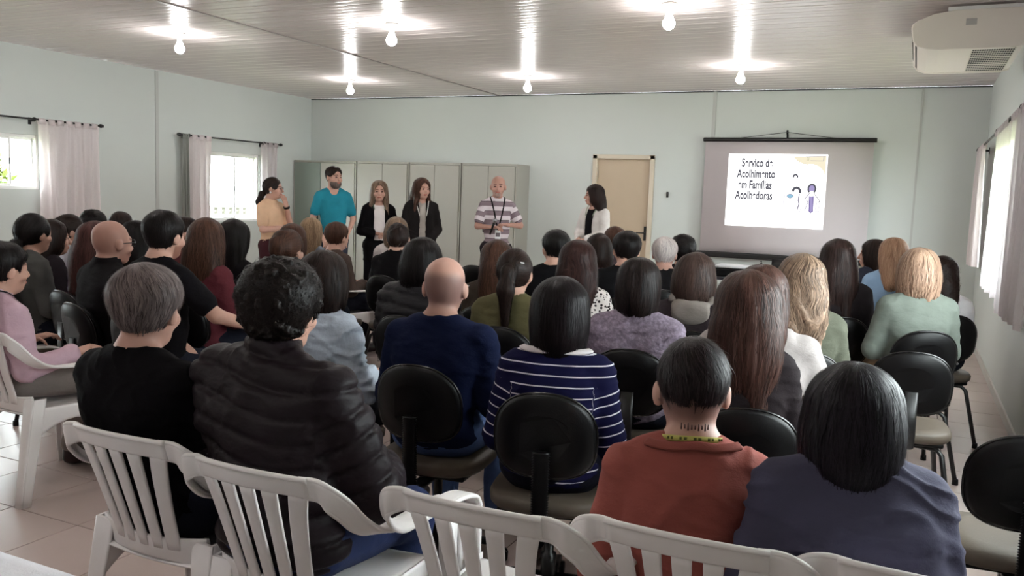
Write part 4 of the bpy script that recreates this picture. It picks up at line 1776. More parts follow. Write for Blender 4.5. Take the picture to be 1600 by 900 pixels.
def person(spec):
    S = dict(stand=False, sw=.19, bulk=1.0, lean=0.0, pose='lap', skin='light', sleeve='long', top=(30, 30, 32), topkind='plain',
             off=.014, pants=(30, 32, 42), hair='short', hc=((18, 14, 13), (48, 38, 34)), ho={}, beard=None, glasses=False,
             head_pitch=0.0, head_roll=0.0, collar=None, shoe='dark', hem=None, extra=None, neck=1.0, inner=None)
    S.update(spec)
    seed = S['seed']
    p0 = at_depth(S['px'], S['py'], S['d'])
    Ht = p0[2]
    hairt = S.get('hairlift', .014)
    Htop = Ht - hairt                          # top of skull
    stand = S['stand']
    z0 = .545 if not stand else .53 * Htop
    yawpix = math.degrees(YAW) - math.degrees(math.atan((S['px'] - 800) / FPX))
    hyaw = math.radians(yawpix - S['ha'])
    byaw = math.radians(S['by']) if 'by' in S else math.radians(yawpix - S['ba'])
    lean = S['lean']
    sw, bk = S['sw'], S['bulk']
    zs = Htop - (.306 if stand else .282) + S.get('sh', 0.0)
    # origin: head centre sits at local (0, lean-0.005)
    cb, sb = math.cos(byaw), math.sin(byaw)
    hl = np.array([0.0, lean + .012, 0.0])
    ox = p0[0] - (cb * hl[0] - sb * hl[1])
    oy = p0[1] - (sb * hl[0] + cb * hl[1])
    dist = S['d']
    hb_ = min(.022, max(.016, dist * .004))
    ht_ = min(.017, max(.0085, dist * .0030))
    hh_ = min(.011, max(.0050, dist * .0021))
    hf_ = min(.010, max(.006, dist * .0018)) if not stand else .0052
    # joints
    tl = zs - z0
    hx = S.get('hx', 0.0)
    pel = np.array([hx, 0, z0])
    wai = np.array([hx * .6, lean * .35 - .005, z0 + .38 * tl])
    che = np.array([hx * .2, lean * .72 - .01, z0 + .70 * tl])
    nb = np.array([0, lean - .035, zs + .02])
    hc = np.array([0, lean + .012, Htop - .112 * HS])
    Rh = rot(hyaw - byaw, S['head_pitch'], S['head_roll'])
    sh = [np.array([s * (sw - .035), lean - .02, zs - .035]) for s in (-1, 1)]
    pose = S['pose']
    if isinstance(pose, dict):
        el = [np.array(pose['el'][0]) + np.array([0, lean, zs]), np.array(pose['el'][1]) + np.array([0, lean, zs])]
        wr = [np.array(pose['wr'][0]) + np.array([0, lean, zs]), np.array(pose['wr'][1]) + np.array([0, lean, zs])]
    elif pose == 'lap':
        el = [np.array([s * (sw + .025), lean * .4 + .02, zs - .285]) for s in (-1, 1)]
        wr = [np.array([s * .075, .24, .665]) for s in (-1, 1)]
    elif pose == 'cross':
        el = [np.array([s * (sw + .045), lean * .5 + .09, zs - .265]) for s in (-1, 1)]
        wr = [np.array([-s * .05, .25, zs - .265 + .03 * s]) for s in (-1, 1)]
    elif pose == 'arms':
        el = [np.array([s * (sw + .06), lean * .5 - .01, zs - .28]) for s in (-1, 1)]
        wr = [np.array([s * (sw + .04), .22, .665]) for s in (-1, 1)]
    elif pose == 'clasp':
        el = [np.array([s * (sw + .03), lean - .03, zs - .29]) for s in (-1, 1)]
        wr = [np.array([s * .055, .17, zs - .475]) for s in (-1, 1)]
    if not stand:
        hips = [np.array([s * .088, .03, .535]) for s in (-1, 1)]
        kne = [np.array([s * .115, .43, .505]) for s in (-1, 1)]
        ank = [np.array([s * .12, .40 + .02 * s, .095]) for s in (-1, 1)]
    else:
        hips = [np.array([s * .085, 0, z0 - .03]) for s in (-1, 1)]
        kne = [np.array([s * .095, .01, z0 * .52]) for s in (-1, 1)]
        ank = [np.array([s * .10, -.02, .09]) for s in (-1, 1)]
    for L_ in (hips, kne, ank):
        for v_ in L_:
            v_[0] += hx
    ar = S.get('ar', .046) * (bk ** .5)

    clipb = []
    if 'chairxy' in S or S.get('chair') == 'white':
        ch_ = S.get('chairxy', (ox, oy))
        dyl = -sb * 0 + (-math.sin(byaw) * (ch_[0] - ox) + math.cos(byaw) * (ch_[1] - oy))
        clipb = [PL((0, -1, -.33), (0, dyl - .190, .42), .03)]
    def torso(g, kk=.045, pelv=True, wsc=1.0):
        P = []
        if pelv:
            P.append(EL(pel, ((.160 + g) * bk ** .5 * wsc, .118 + g, .105), kk))
        P += [EL(wai, ((.138 + g) * bk * wsc, (.098 + g) * bk, tl * .36), kk),
              EL(che, ((.148 + g + (sw - .19) * .75) * bk ** .6, (.100 + g) * bk ** .6, tl * .40), kk)]
        for s in (-1, 1):
            P.append(RC((s * .05, lean - .035, zs - .012), (s * (sw - .045), lean - .025, zs - .040), .058 + g * .8, .052 + g * .9, kk))
            P.append(EL((s * (sw - .19 + .085), lean * .8 - .045, zs - .12), (.075 + g, .06 + g, .10), kk))
        return P
    def traps(g, kk=.03, top=.055):
        return [RC((0, lean - .035, zs + top), (s * .105, lean - .03, zs - .002), .042 + g, .040 + g, kk) for s in (-1, 1)]
    def arms(g, upto=2.0, kk=.016):
        P = []
        for i in (0, 1):
            a, e_, w_ = sh[i], el[i], wr[i]
            if upto <= 1:
                e2 = a + (e_ - a) * upto
                P.append(RC(a, e2, ar + .008 + g, ar + .002 + g * 1.3, kk))
            else:
                P.append(RC(a, e_, ar + .008 + g, ar - .004 + g, kk))
                w2 = e_ + (w_ - e_) * (upto - 1)
                P.append(RC(e_, w2, ar - .003 + g, ar - .016 + g * 1.15 + (1 - (upto - 1)) * .008, kk))
        return P
    hp = [EL((0, -.012, .018), (.0755, .092, .093), .02), EL((0, -.016, .045), (.070, .084, .062), .02), EL((0, .022, -.028), (.062, .070, .086), .03), EL((0, .046, -.088), (.036, .040, .026), .025),
          RC((0, .088, .004), (0, .106, -.034), .008, .0135, .012), RC((-.035, .078, .018), (.035, .078, .018), .010, .010, .015),
          EL((0, .088, -.066), (.024, .012, .011), .01)]
    for s in (-1, 1):
        hp += [EL((s * .031, .096, -.002), (.016, .012, .009), .008, 's'), EL((s * .030, .080, -.003), (.014, .012, .010), .006),
               EL((s * .079, -.008, -.012), (.011, .020, .031), .008, 'u', rot(s * -.35, 0, 0)), EL((s * .045, .058, -.035), (.022, .022, .02), .02)]
    head = xf(hp, Rh, hc, HS)
    nk = Rh @ np.array([0, -.022, -.055]) + hc
    neckp = [RC(nk, nb + np.array([0, .005, -.01]), .053 * S['neck'], .057 * S['neck'], .025)]
    handp = []
    tubes = []
    hcurl = S.get('hcurl', .55)
    for i, s in ((0, -1), (1, 1)):
        d = wr[i] - el[i]
        d = d / np.linalg.norm(d)
        hd = np.array(S['hdir'][i], float) if 'hdir' in S else d
        hd = hd / np.linalg.norm(hd)
        up_ = (0, 0, 1) if abs(hd[2]) < .85 else (0, 1, 0)
        B = basis(hd, up_)
        handp += [EL(wr[i] + hd * .045, (.042, .054, .017), .02, 'u', B)]
        th = -s
        tubes += finger_tubes(wr[i], hd, up_, th, hcurl)
    body = torso(0.0, wsc=.97) + traps(0.0) + neckp + arms(-.004) + handp
    for i in (0, 1):
        body += [RC(hips[i], kne[i], .080, .056, .03), RC(kne[i], ank[i], .054, .037, .03), EL(ank[i] + np.array([0, .07, -.06]), (.04, .115, .034), .02)]
    body += clipb
    body += head
    fine = [(hc[0] - .10, hc[0] + .10, hf_), (hc[1] - .125, hc[1] + .125, hf_), (hc[2] - .135, hc[2] + .12, hf_)]
    V, Q = nets(body, hb_, fine)
    # skin tint
    tint = np.ones((len(V), 4))
    Pl = (V - hc) @ Rh / HS
    inh = (np.abs(Pl[:, 2]) < .13) & (np.linalg.norm(Pl[:, :2], axis=1) < .13)
    fr = inh & (Pl[:, 1] > .05)
    lips = fr & (np.abs(Pl[:, 0]) < .023) & (np.abs(Pl[:, 2] + .066) < .008)
    tint[lips, :3] = (.80, .50, .50)
    for s in (-1, 1):
        eye = fr & (((Pl[:, 0] - s * .030) / .013) ** 2 + ((Pl[:, 2] + .003) / .007) ** 2 < 1)
        tint[eye, :3] = (.16, .14, .14)
        brow = fr & (((Pl[:, 0] - s * .031) / .021) ** 2 + ((Pl[:, 2] - .020) / .006) ** 2 < 1)
        tint[brow, :3] = S.get('brow', (.34, .28, .26))
    if S.get('stubble'):
        q = inh & (Pl[:, 2] < -.045) & (Pl[:, 1] > .0)
        tint[q & ~lips, :3] = S['stubble']
    if S.get('scalp'):
        def ss(x, a, b):
            u = np.clip((x - a) / (b - a), 0, 1)
            return u * u * (3 - 2 * u)
        rgb_, mode = S['scalp']
        w_ = ss(Pl[:, 2], -.085, -.045) * (1 - ss(Pl[:, 1], .035, .065)) * inh
        if mode == 'ring':
            w_ = w_ * (1 - ss(Pl[:, 2] + .25 * Pl[:, 1], .012, .050))
        if mode == 'fade':
            w_ = w_ * (.7 + .3 * ss(Pl[:, 2], -.06, .0))
        ear = (np.abs(Pl[:, 0]) > .076) & (Pl[:, 2] < .02)
        w_ = np.where(ear, 0, w_)
        tint[:, :3] = tint[:, :3] * (1 - w_[:, None]) + np.array(rgb_)[None, :] * w_[:, None]
    tq_ = [np.ones((0, 4))]
    vs2, qs2 = [V], [Q]
    nbase = len(V)
    extra_f = []
    for tb2 in tubes:
        vv = np.array(tb2.v)
        vs2.append(vv)
        for f in tb2.f:
            f = [q + nbase for q in f]
            if len(f) == 4:
                extra_f.append(f)
            else:
                for q in range(1, len(f) - 1):
                    extra_f.append([f[0], f[q], f[q + 1], f[q + 1]])
        nbase += len(vv)
    # keep only proper quads (fan caps skipped: tips are closed by their small end rings)
    extra_f = [f for f in extra_f if len(set(f)) == 4]
    V = np.vstack(vs2)
    Q = np.vstack([Q, np.array(extra_f)])
    tint = np.vstack([tint, np.ones((len(V) - len(tint), 4))])
    me = np_mesh('person', V, Q, True, {'tint': tint})
    root = link('person', me, skin_mat(SKIN[S['skin']]), None, (ox, oy, 0), byaw)
    tag(root, S['label'], 'person')

    upto = {'long': 1.93, 'three': 1.5, 'short': .68, 'elbow': .92, 'none': .15}[S['sleeve']]
    # ------------------------------------------------ clothing
    def cloth_obj(name, prims, mat, amp=.004, seedo=0, fw=16, puff=False, parent=root):
        V, Q = nets(prims, ht_)
        N = vnormals(V, Q)
        # stripe / quilt coordinate: height on the torso, length along the arm on sleeves
        vv = V[:, 2] - zs
        arm = np.zeros(len(V), bool)
        for i in (0, 1):
            ab = el[i] - sh[i]
            L1 = np.linalg.norm(ab)
            t1 = np.clip(((V - sh[i]) @ ab) / (L1 * L1), 0, 1)
            d1 = np.linalg.norm(V - (sh[i] + t1[:, None] * ab), axis=1)
            bc = wr[i] - el[i]
            L2 = np.linalg.norm(bc)
            t2 = np.clip(((V - el[i]) @ bc) / (L2 * L2), 0, 1)
            d2 = np.linalg.norm(V - (el[i] + t2[:, None] * bc), axis=1)
            lim = ar + .035 + S['off']
            n1 = (d1 < lim) & (t1 > .12) & ((d1 <= d2) | (upto <= 1)) & (np.abs(V[:, 0]) > sw * .80)
            n2 = (d2 < ar + S['off'] + .016) & (t2 > .02) & (d2 < d1) & (upto > 1)
            vv = np.where(n1, -t1 * L1, vv)
            vv = np.where(n2, -L1 - t2 * L2, vv)
            arm |= n1 | n2
        w1 = wob(V * np.array([1, 1, 1.6]), fw, seed + seedo)
        w2 = wob(V * np.array([.7, .7, 1.5]), fw * 1.7, seed + seedo + 9, 4)
        disp = amp * .7 * w1 + amp * (.9 * np.exp(-(w2 / .16) ** 2) - .35)
        for sv, skw in S.get('seams', ()):
            sd_ = V[:, 2] - zs - sv - skw * V[:, 0]
            disp = disp - np.where(arm, 0, .004 * np.exp(-(sd_ / .006) ** 2) - .002 * np.exp(-((sd_ + .014) / .008) ** 2))
        if puff:
            per = S.get('per', .066)
            skew = np.where(arm, 0, .35 * np.abs(V[:, 0]) * 0 + .02 * np.sin(V[:, 0] * 9))
            fr_ = (vv + skew) / per
            sd_ = np.abs(fr_ - np.round(fr_)) * per
            disp = disp * 1.1 - .008 * np.exp(-(sd_ / .0075) ** 2) + .003 * np.sin(np.pi * sd_ / per)
        V = V + N * disp[:, None]
        st = np.stack([V[:, 0], vv, arm.astype(float)], 1)
        me = np_mesh(name, V, Q, True, {'st': st})
        return link(name, me, mat, parent)
    off = S['off']
    upto = {'long': 1.93, 'three': 1.5, 'short': .68, 'elbow': .92, 'none': .15}[S['sleeve']]
    topm = cloth_mat(S['top'], S['topkind'], S.get('top2'), params=S.get('tp'))
    TP = torso(off) + traps(off * .6, .03, S.get('ctop', .042)) + arms(off, upto)
    hemz = z0 - .055 if S['hem'] is None else z0 + S['hem']
    if S['hem'] is not None and S['hem'] < -.06:
        TP.append(RC((0, .0, z0 - .02), (0, .0, hemz), .13 * bk ** .5, .135 * bk ** .5, .06))
        TP.append(RC((-.07, .0, z0 - .02), (-.07, .0, hemz), .105, .11, .06))
        TP.append(RC((.07, .0, z0 - .02), (.07, .0, hemz), .105, .11, .06))
    if S['collar'] == 'high':
        TP.append(RC(nb + np.array([0, .012, -.02]), nb + np.array([0, .018, .055]), .078, .070, .02))
        TP.append(EL(nb + np.array([0, .02, .085]), (.062, .064, .05), .012, 's'))
    elif S['collar'] == 'shirt':
        TP.append(RC(nb + np.array([0, .012, -.02]), nb + np.array([0, .016, .032]), .073, .066, .015))
        TP.append(EL(nb + np.array([0, .03, .075]), (.060, .066, .05), .008, 's'))
    else:
        TP.append(EL(nb + np.array([0, .02, .062]), (.066, .070, .045), .010, 's'))
        TP.append(EL(nb + np.array([0, .10, .03]), (.055, .07, .06), .012, 's'))
    TP.append(PL((0, 0, -1), (0, 0, hemz), .01))
    TP += clipb
    if S.get('vopen'):
        w_, y_ = S['vopen']
        TP.append(BX((0, .20, zs - .35), (w_, .19, .50), .02, .015, 's'))
    if S['inner'] is not None:
        IP = torso(.005) + traps(.002, .03, .03) + [EL(nb + np.array([0, .03, .055]), (.066, .075, .055), .010, 's'), PL((0, 0, -1), (0, 0, z0 + S.get('ihem', -.04)), .01)]
        cloth_obj('undershirt', IP, cloth_mat(S['inner']), .003, 3)
    top = cloth_obj(S.get('topname', 'shirt'), TP, topm, S.get('fold', .005), 0, puff=(S['topkind'] == 'puffer'))
    if S.get('label_top'):
        top['label'] = S['label_top']
    # rib collar
    if S.get('rib'):
        P2 = np.array([[math.sin(t) * (.10 + .02 * abs(math.sin(t))), lean - .035 - math.cos(t) * .062, 0] for t in np.linspace(-S['rib'][2], S['rib'][2], 41)])
        for q in range(len(P2)):
            zz = np.linspace(zs + .09, zs - .10, 96)
            f = sdf(TP, np.stack([np.full(96, P2[q, 0]), np.full(96, P2[q, 1]), zz], 1))
            hit = np.argmax(f < .004)
            P2[q, 2] = zz[hit] if (f < .004).any() else zs
        ks = np.ones(7) / 7
        P2[:, 2] = np.convolve(np.pad(P2[:, 2], 3, 'edge'), ks, 'valid')
        m = MB()
        n_ = grad(TP, P2)
        fr_ = []
        for q in range(len(P2)):
            tt = P2[min(q + 1, len(P2) - 1)] - P2[max(q - 1, 0)]
            fr_.append((P2[q] + n_[q] * .003, np.cross(tt, n_[q]), n_[q], S['rib'][1], .005))
        m.loft(fr_, n=8, p=4)
        m.build('ribbed_collar', cloth_mat(S['rib'][0], 'knit'), top)
    if S.get('hood'):
        # folded hood lying on the upper back
        hpz = [EL((0, lean - .120, zs - .005), (.105, .034, .065), .03), EL((0, lean - .105, zs + .035), (.095, .04, .035), .03),
               EL((0, lean - .07, zs + .085), (.075, .06, .055), .02, 's'), RC((-.10, lean - .06, zs + .06), (-.07, lean + .05, zs + .0), .028, .02, .02), RC((.10, lean - .06, zs + .06), (.07, lean + .05, zs + .0), .028, .02, .02)]
        cloth_obj('hood', hpz, cloth_mat(S['hood']), .004, 5, parent=top)
    # trousers
    g = .012
    TR = [EL(pel + np.array([0, .01, -.01]), ((.165 + g) * bk ** .5, .125 + g, .095), .04)]
    for i in (0, 1):
        TR += [RC(hips[i], kne[i], .084 + g, .060 + g, .04), RC(kne[i], ank[i] + np.array([0, 0, .01]), .058 + g, .044 + g, .03)]
    TR.append(PL((0, 0, -1), (0, 0, .055), .01))
    TR += clipb
    V, Q = nets(TR, min(.02, ht_ * 1.35))
    N = vnormals(V, Q)
    V = V + N * (.005 * wob(V, 15, seed + 21) + .003 * wob(V, 40, seed + 22))[:, None]
    tm2 = np_mesh('trousers', V, Q, True, {'st': V})
    link('trousers', tm2, cloth_mat(S['pants'], S.get('pantskind', 'plain')), root)
    for i in (0, 1):
        SP = [EL(ank[i] + np.array([0, .075, -.055]), (.046, .135, .050), .02), EL(ank[i] + np.array([0, .0, -.02]), (.045, .055, .055), .02), PL((0, 0, -1), (0, 0, .004), .004)]
        V, Q = nets(SP, .012 if dist < 5 else .018)
        link('shoe', np_mesh('shoe', V, Q), M_SHOE if S['shoe'] == 'dark' else M_SHOEW, root)
    # hair
    if S['hair']:
        hm = hair_mat(*S['hc'])
        ns = int(min(3800, max(250, 5200 / dist)))
        if S['hair'] in ('long', 'curly'):
            ns = int(ns * 1.6)
        hr = make_hair(root, S['hair'], S['ho'], Rh, hc, hm, hh_, ns, seed)
        if S.get('clip'):
            m = MB()
            c = Rh @ np.array(S['clip']) * HS + hc
            m.loft([(c + Rh @ np.array((-.02, 0, .002)), Rh @ np.array((0, 0, 1.)), Rh @ np.array((0, 1., 0)), .004, .003), (c + Rh @ np.array((.02, 0, -.002)), Rh @ np.array((0, 0, 1.)), Rh @ np.array((0, 1., 0)), .004, .003)], n=6)
            m.build('hair_clip', M_WHITE, hr)
    if S['beard']:
        make_hair(root, S['beard'][0], {'groove': .001}, Rh, hc, hair_mat(*S['beard'][1]), .0065, 0, seed + 4, 'beard')
    if S['glasses']:
        m = MB()
        def hp_(x, y, z):
            return Rh @ np.array((x, y, z)) * HS + hc
        for s in (-1, 1):
            m.tube([hp_(s * .032 + .023 * math.cos(t), .105 - .01 * abs(math.cos(t)), -.004 + .018 * math.sin(t)) for t in np.linspace(0, 2 * math.pi, 15)[:-1]], .0022, 5, closed=True)
            m.tube([hp_(s * .055, .098, .002), hp_(s * .078, .075, .002), hp_(s * .083, .0, -.002), hp_(s * .082, -.02, -.016)], .0025, 5)
        m.tube([hp_(-.009, .106, .0), hp_(.009, .106, .0)], .002, 5)
        m.build('glasses', M_LENS, root)
    ctx = dict(root=root, TP=TP, zs=zs, z0=z0, lean=lean, hc=hc, Rh=Rh, top=top, sw=sw, el=el, wr=wr, sh=sh, nb=nb, ox=ox, oy=oy, byaw=byaw, ar=ar)
    if S['extra']:
        S['extra'](ctx)
    return ctx

def front_y(TP, x, z, lo=.02, hi=.40, sign=1):
    ys = np.linspace(hi, lo, 160) * sign
    f = sdf(TP, np.stack([np.full(160, x), ys, np.full(160, z)], 1))
    k = np.argmax(f < 0)
    return ys[k] if (f < 0).any() else lo * sign

def lanyard(rgb, drop=.34, badge=True, wide=.007, badge_rgb=(225, 225, 225)):
    def fn(c):
        m = MB()
        zs_, le = c['zs'], c['lean']
        for s in (-1, 1):
            pts = [np.array([s * .035, le - .10, zs_ + .07]), np.array([s * .066, le - .06, zs_ + .075]), np.array([s * .080, le - .01, zs_ + .055])]
            for t in np.linspace(0, 1, 9):
                x = s * (.070 * (1 - t) + .004)
                z = zs_ + .02 - (drop + .02) * t
                pts.append(np.array([x, max(front_y(c['TP'], x, z), .04) + .004, z]))
            pts = np.array(catmull(pts, 2))
            for _ in range(3):
                sd_ = sdf(c['TP'], pts)
                pts = pts + grad(c['TP'], pts) * np.where(sd_ < .004, .004 - sd_, 0)[:, None]
            fr = []
            for q in range(len(pts)):
                tt = pts[min(q + 1, len(pts) - 1)] - pts[max(q - 1, 0)]
                nrm = np.array([pts[q][0] * .6, pts[q][1] - le + .02, .15])
                fr.append((pts[q], np.cross(tt, nrm), nrm, wide, .0015))
            m.loft(fr, n=6, p=4)
        l = m.build('lanyard', cloth_mat(rgb), c['root'])
        if badge:
            b = MB()
            zb = zs_ - drop - .05
            yb = max(front_y(c['TP'], 0, zb), front_y(c['TP'], 0, zb + .05)) + .008
            b.bbox(-.032, .032, yb - .002, yb + .002, zb - .055, zb + .045, .0015, 1)
            bo = b.build('badge', plain('badge_%d' % badge_rgb[0], badge_rgb, .4), l)
            b = MB()
            b.bbox(-.024, .024, yb + .002, yb + .003, zb - .03, zb + .015, .0004, 1)
            b.build('badge_photo', plain('badge_photo', (90, 80, 84), .4), bo)
    return fn

# ------------------------------------------------------------------ cast
BLK = ((9, 7, 7), (27, 21, 21))
DKB = ((18, 12, 11), (48, 34, 30))
BRN = ((38, 23, 19), (86, 58, 46))
AUB = ((32, 20, 18), (82, 56, 49))
BLO = ((92, 70, 52), (172, 144, 116))
STB = ((118, 84, 64), (180, 142, 116))
MIX = ((48, 37, 32), (152, 126, 106))
GRY = ((62, 52, 52), (128, 114, 112))
WHT = ((150, 140, 138), (222, 212, 208))
SPK = (4.9, 8.6)

def strap_extra(rgb):
    def fn(c):
        m = MB()
        zs_, le = c['zs'], c['lean']
        for s in (-1, 1):
            pts = []
            for t in np.linspace(0, 1, 12):
                x = s * (.085 - .045 * t)
                z = zs_ - .0 - .22 * t
                pts.append(np.array([x, front_y(c['TP'], x, z, .02, .35, -1) - .004, z]))
            m.loft([(p, (1, 0, 0), (0, -1, .2), .022, .003) for p in pts], n=6, p=4)
        m.build('apron_strap', cloth_mat((205, 200, 198)), c['top'])
    return fn

def mic_extra(c):
    lanyard((20, 20, 22), .30, True, .008)(c)
    w = c['wr'][1] * np.array([1, 1, 1]) + np.array([-.0, .06, .0])
    d = Vector((-.25, .35, .9)).normalized()
    e = empty('microphone', (0, 0, 0))
    tag(e, 'black handheld microphone in the hand of the standing speaker in the striped polo', 'microphone')
    cb, sb = math.cos(c['byaw']), math.sin(c['byaw'])
    e.location = (c['ox'] + cb * w[0] - sb * w[1], c['oy'] + sb * w[0] + cb * w[1], w[2])
    e.rotation_euler = (0, 0, c['byaw'])
    m = MB()
    m.tube([-d * .09, -d * .02, d * .06], [.010, .012, .015], 10)
    m.build('handle', M_BLACKP, e)
    m = MB()
    m.tube([d * .06, d * .07, d * .09, d * .108, d * .114], [.016, .023, .025, .018, .006], 12)
    m.build('grille', M_STEEL, e)

def watch_extra(c):
    m = MB()
    d = c['wr'][0] - c['el'][0]
    d = d / np.linalg.norm(d)
    p = c['wr'][0] - d * .01
    m.tube([p - d * .012, p + d * .012], .036, 14)
    m.build('wrist_watch', M_BLACKP, c['root'])
    for s in (1,):
        m = MB()
        q = c['Rh'] @ np.array((s * .086, -.008, -.05)) + c['hc']
        m.lathe([(.002, -.012), (.010, -.008), (.012, 0), (.010, .008), (.002, .012)], 10, q)
        m.build('earring', M_WHITE, c['root'])

def yellow_lanyard(c):
    m = MB()
    nbp = c['nb']
    pts = []
    for t in np.linspace(-2.3, 2.3, 33):
        z = nbp[2] + .052 - .035 * (1 - math.cos(t)) * .5
        pts.append((nbp[0] + .074 * math.sin(t), nbp[1] + .008 - .070 * math.cos(t), z))
    fr = []
    for q in range(len(pts)):
        n_ = np.array([pts[q][0], pts[q][1] - nbp[1] - .008, .04])
        fr.append((pts[q], (0, 0, 1), n_, .0075, .0015))
    m.loft(fr, n=6, p=4)
    l = m.build('lanyard', cloth_mat((176, 168, 92)), c['root'])
    m = MB()
    for k in range(14):
        q = fr[10 + k][0]
        n_ = Vector(fr[10 + k][2]).normalized()
        if k % 3 == 2:
            continue
        m.loft([(Vector(q) + n_ * .0018 + Vector((-.0035, 0, 0)), (0, 0, 1), n_, .0035, .0006), (Vector(q) + n_ * .0018 + Vector((.0035, 0, 0)), (0, 0, 1), n_, .0035, .0006)], n=6, p=4)
    m.build('lanyard_print', cloth_mat((90, 92, 50)), l)
    # dark lettering-like ink on the nape
    m = MB()
    for k in range(9):
        t = -.55 + 1.1 * k / 8
        q = Vector((nbp[0] + .0585 * math.sin(t), nbp[1] + .004 - .0585 * math.cos(t), nbp[2] + .078))
        n_ = Vector((math.sin(t), -math.cos(t), 0))
        hgt = (.008, .005, .009, .006, .005, .008, .005, .009, .006)[k]
        m.loft([(q - Vector((0, 0, hgt)), n_.cross(Vector((0, 0, 1))), n_, .0022, .0008), (q + Vector((0, 0, hgt)), n_.cross(Vector((0, 0, 1))), n_, .0016, .0008)], n=6)
    m.build('nape_tattoo', plain('tattoo_ink', (88, 62, 58), .6), c['root'])

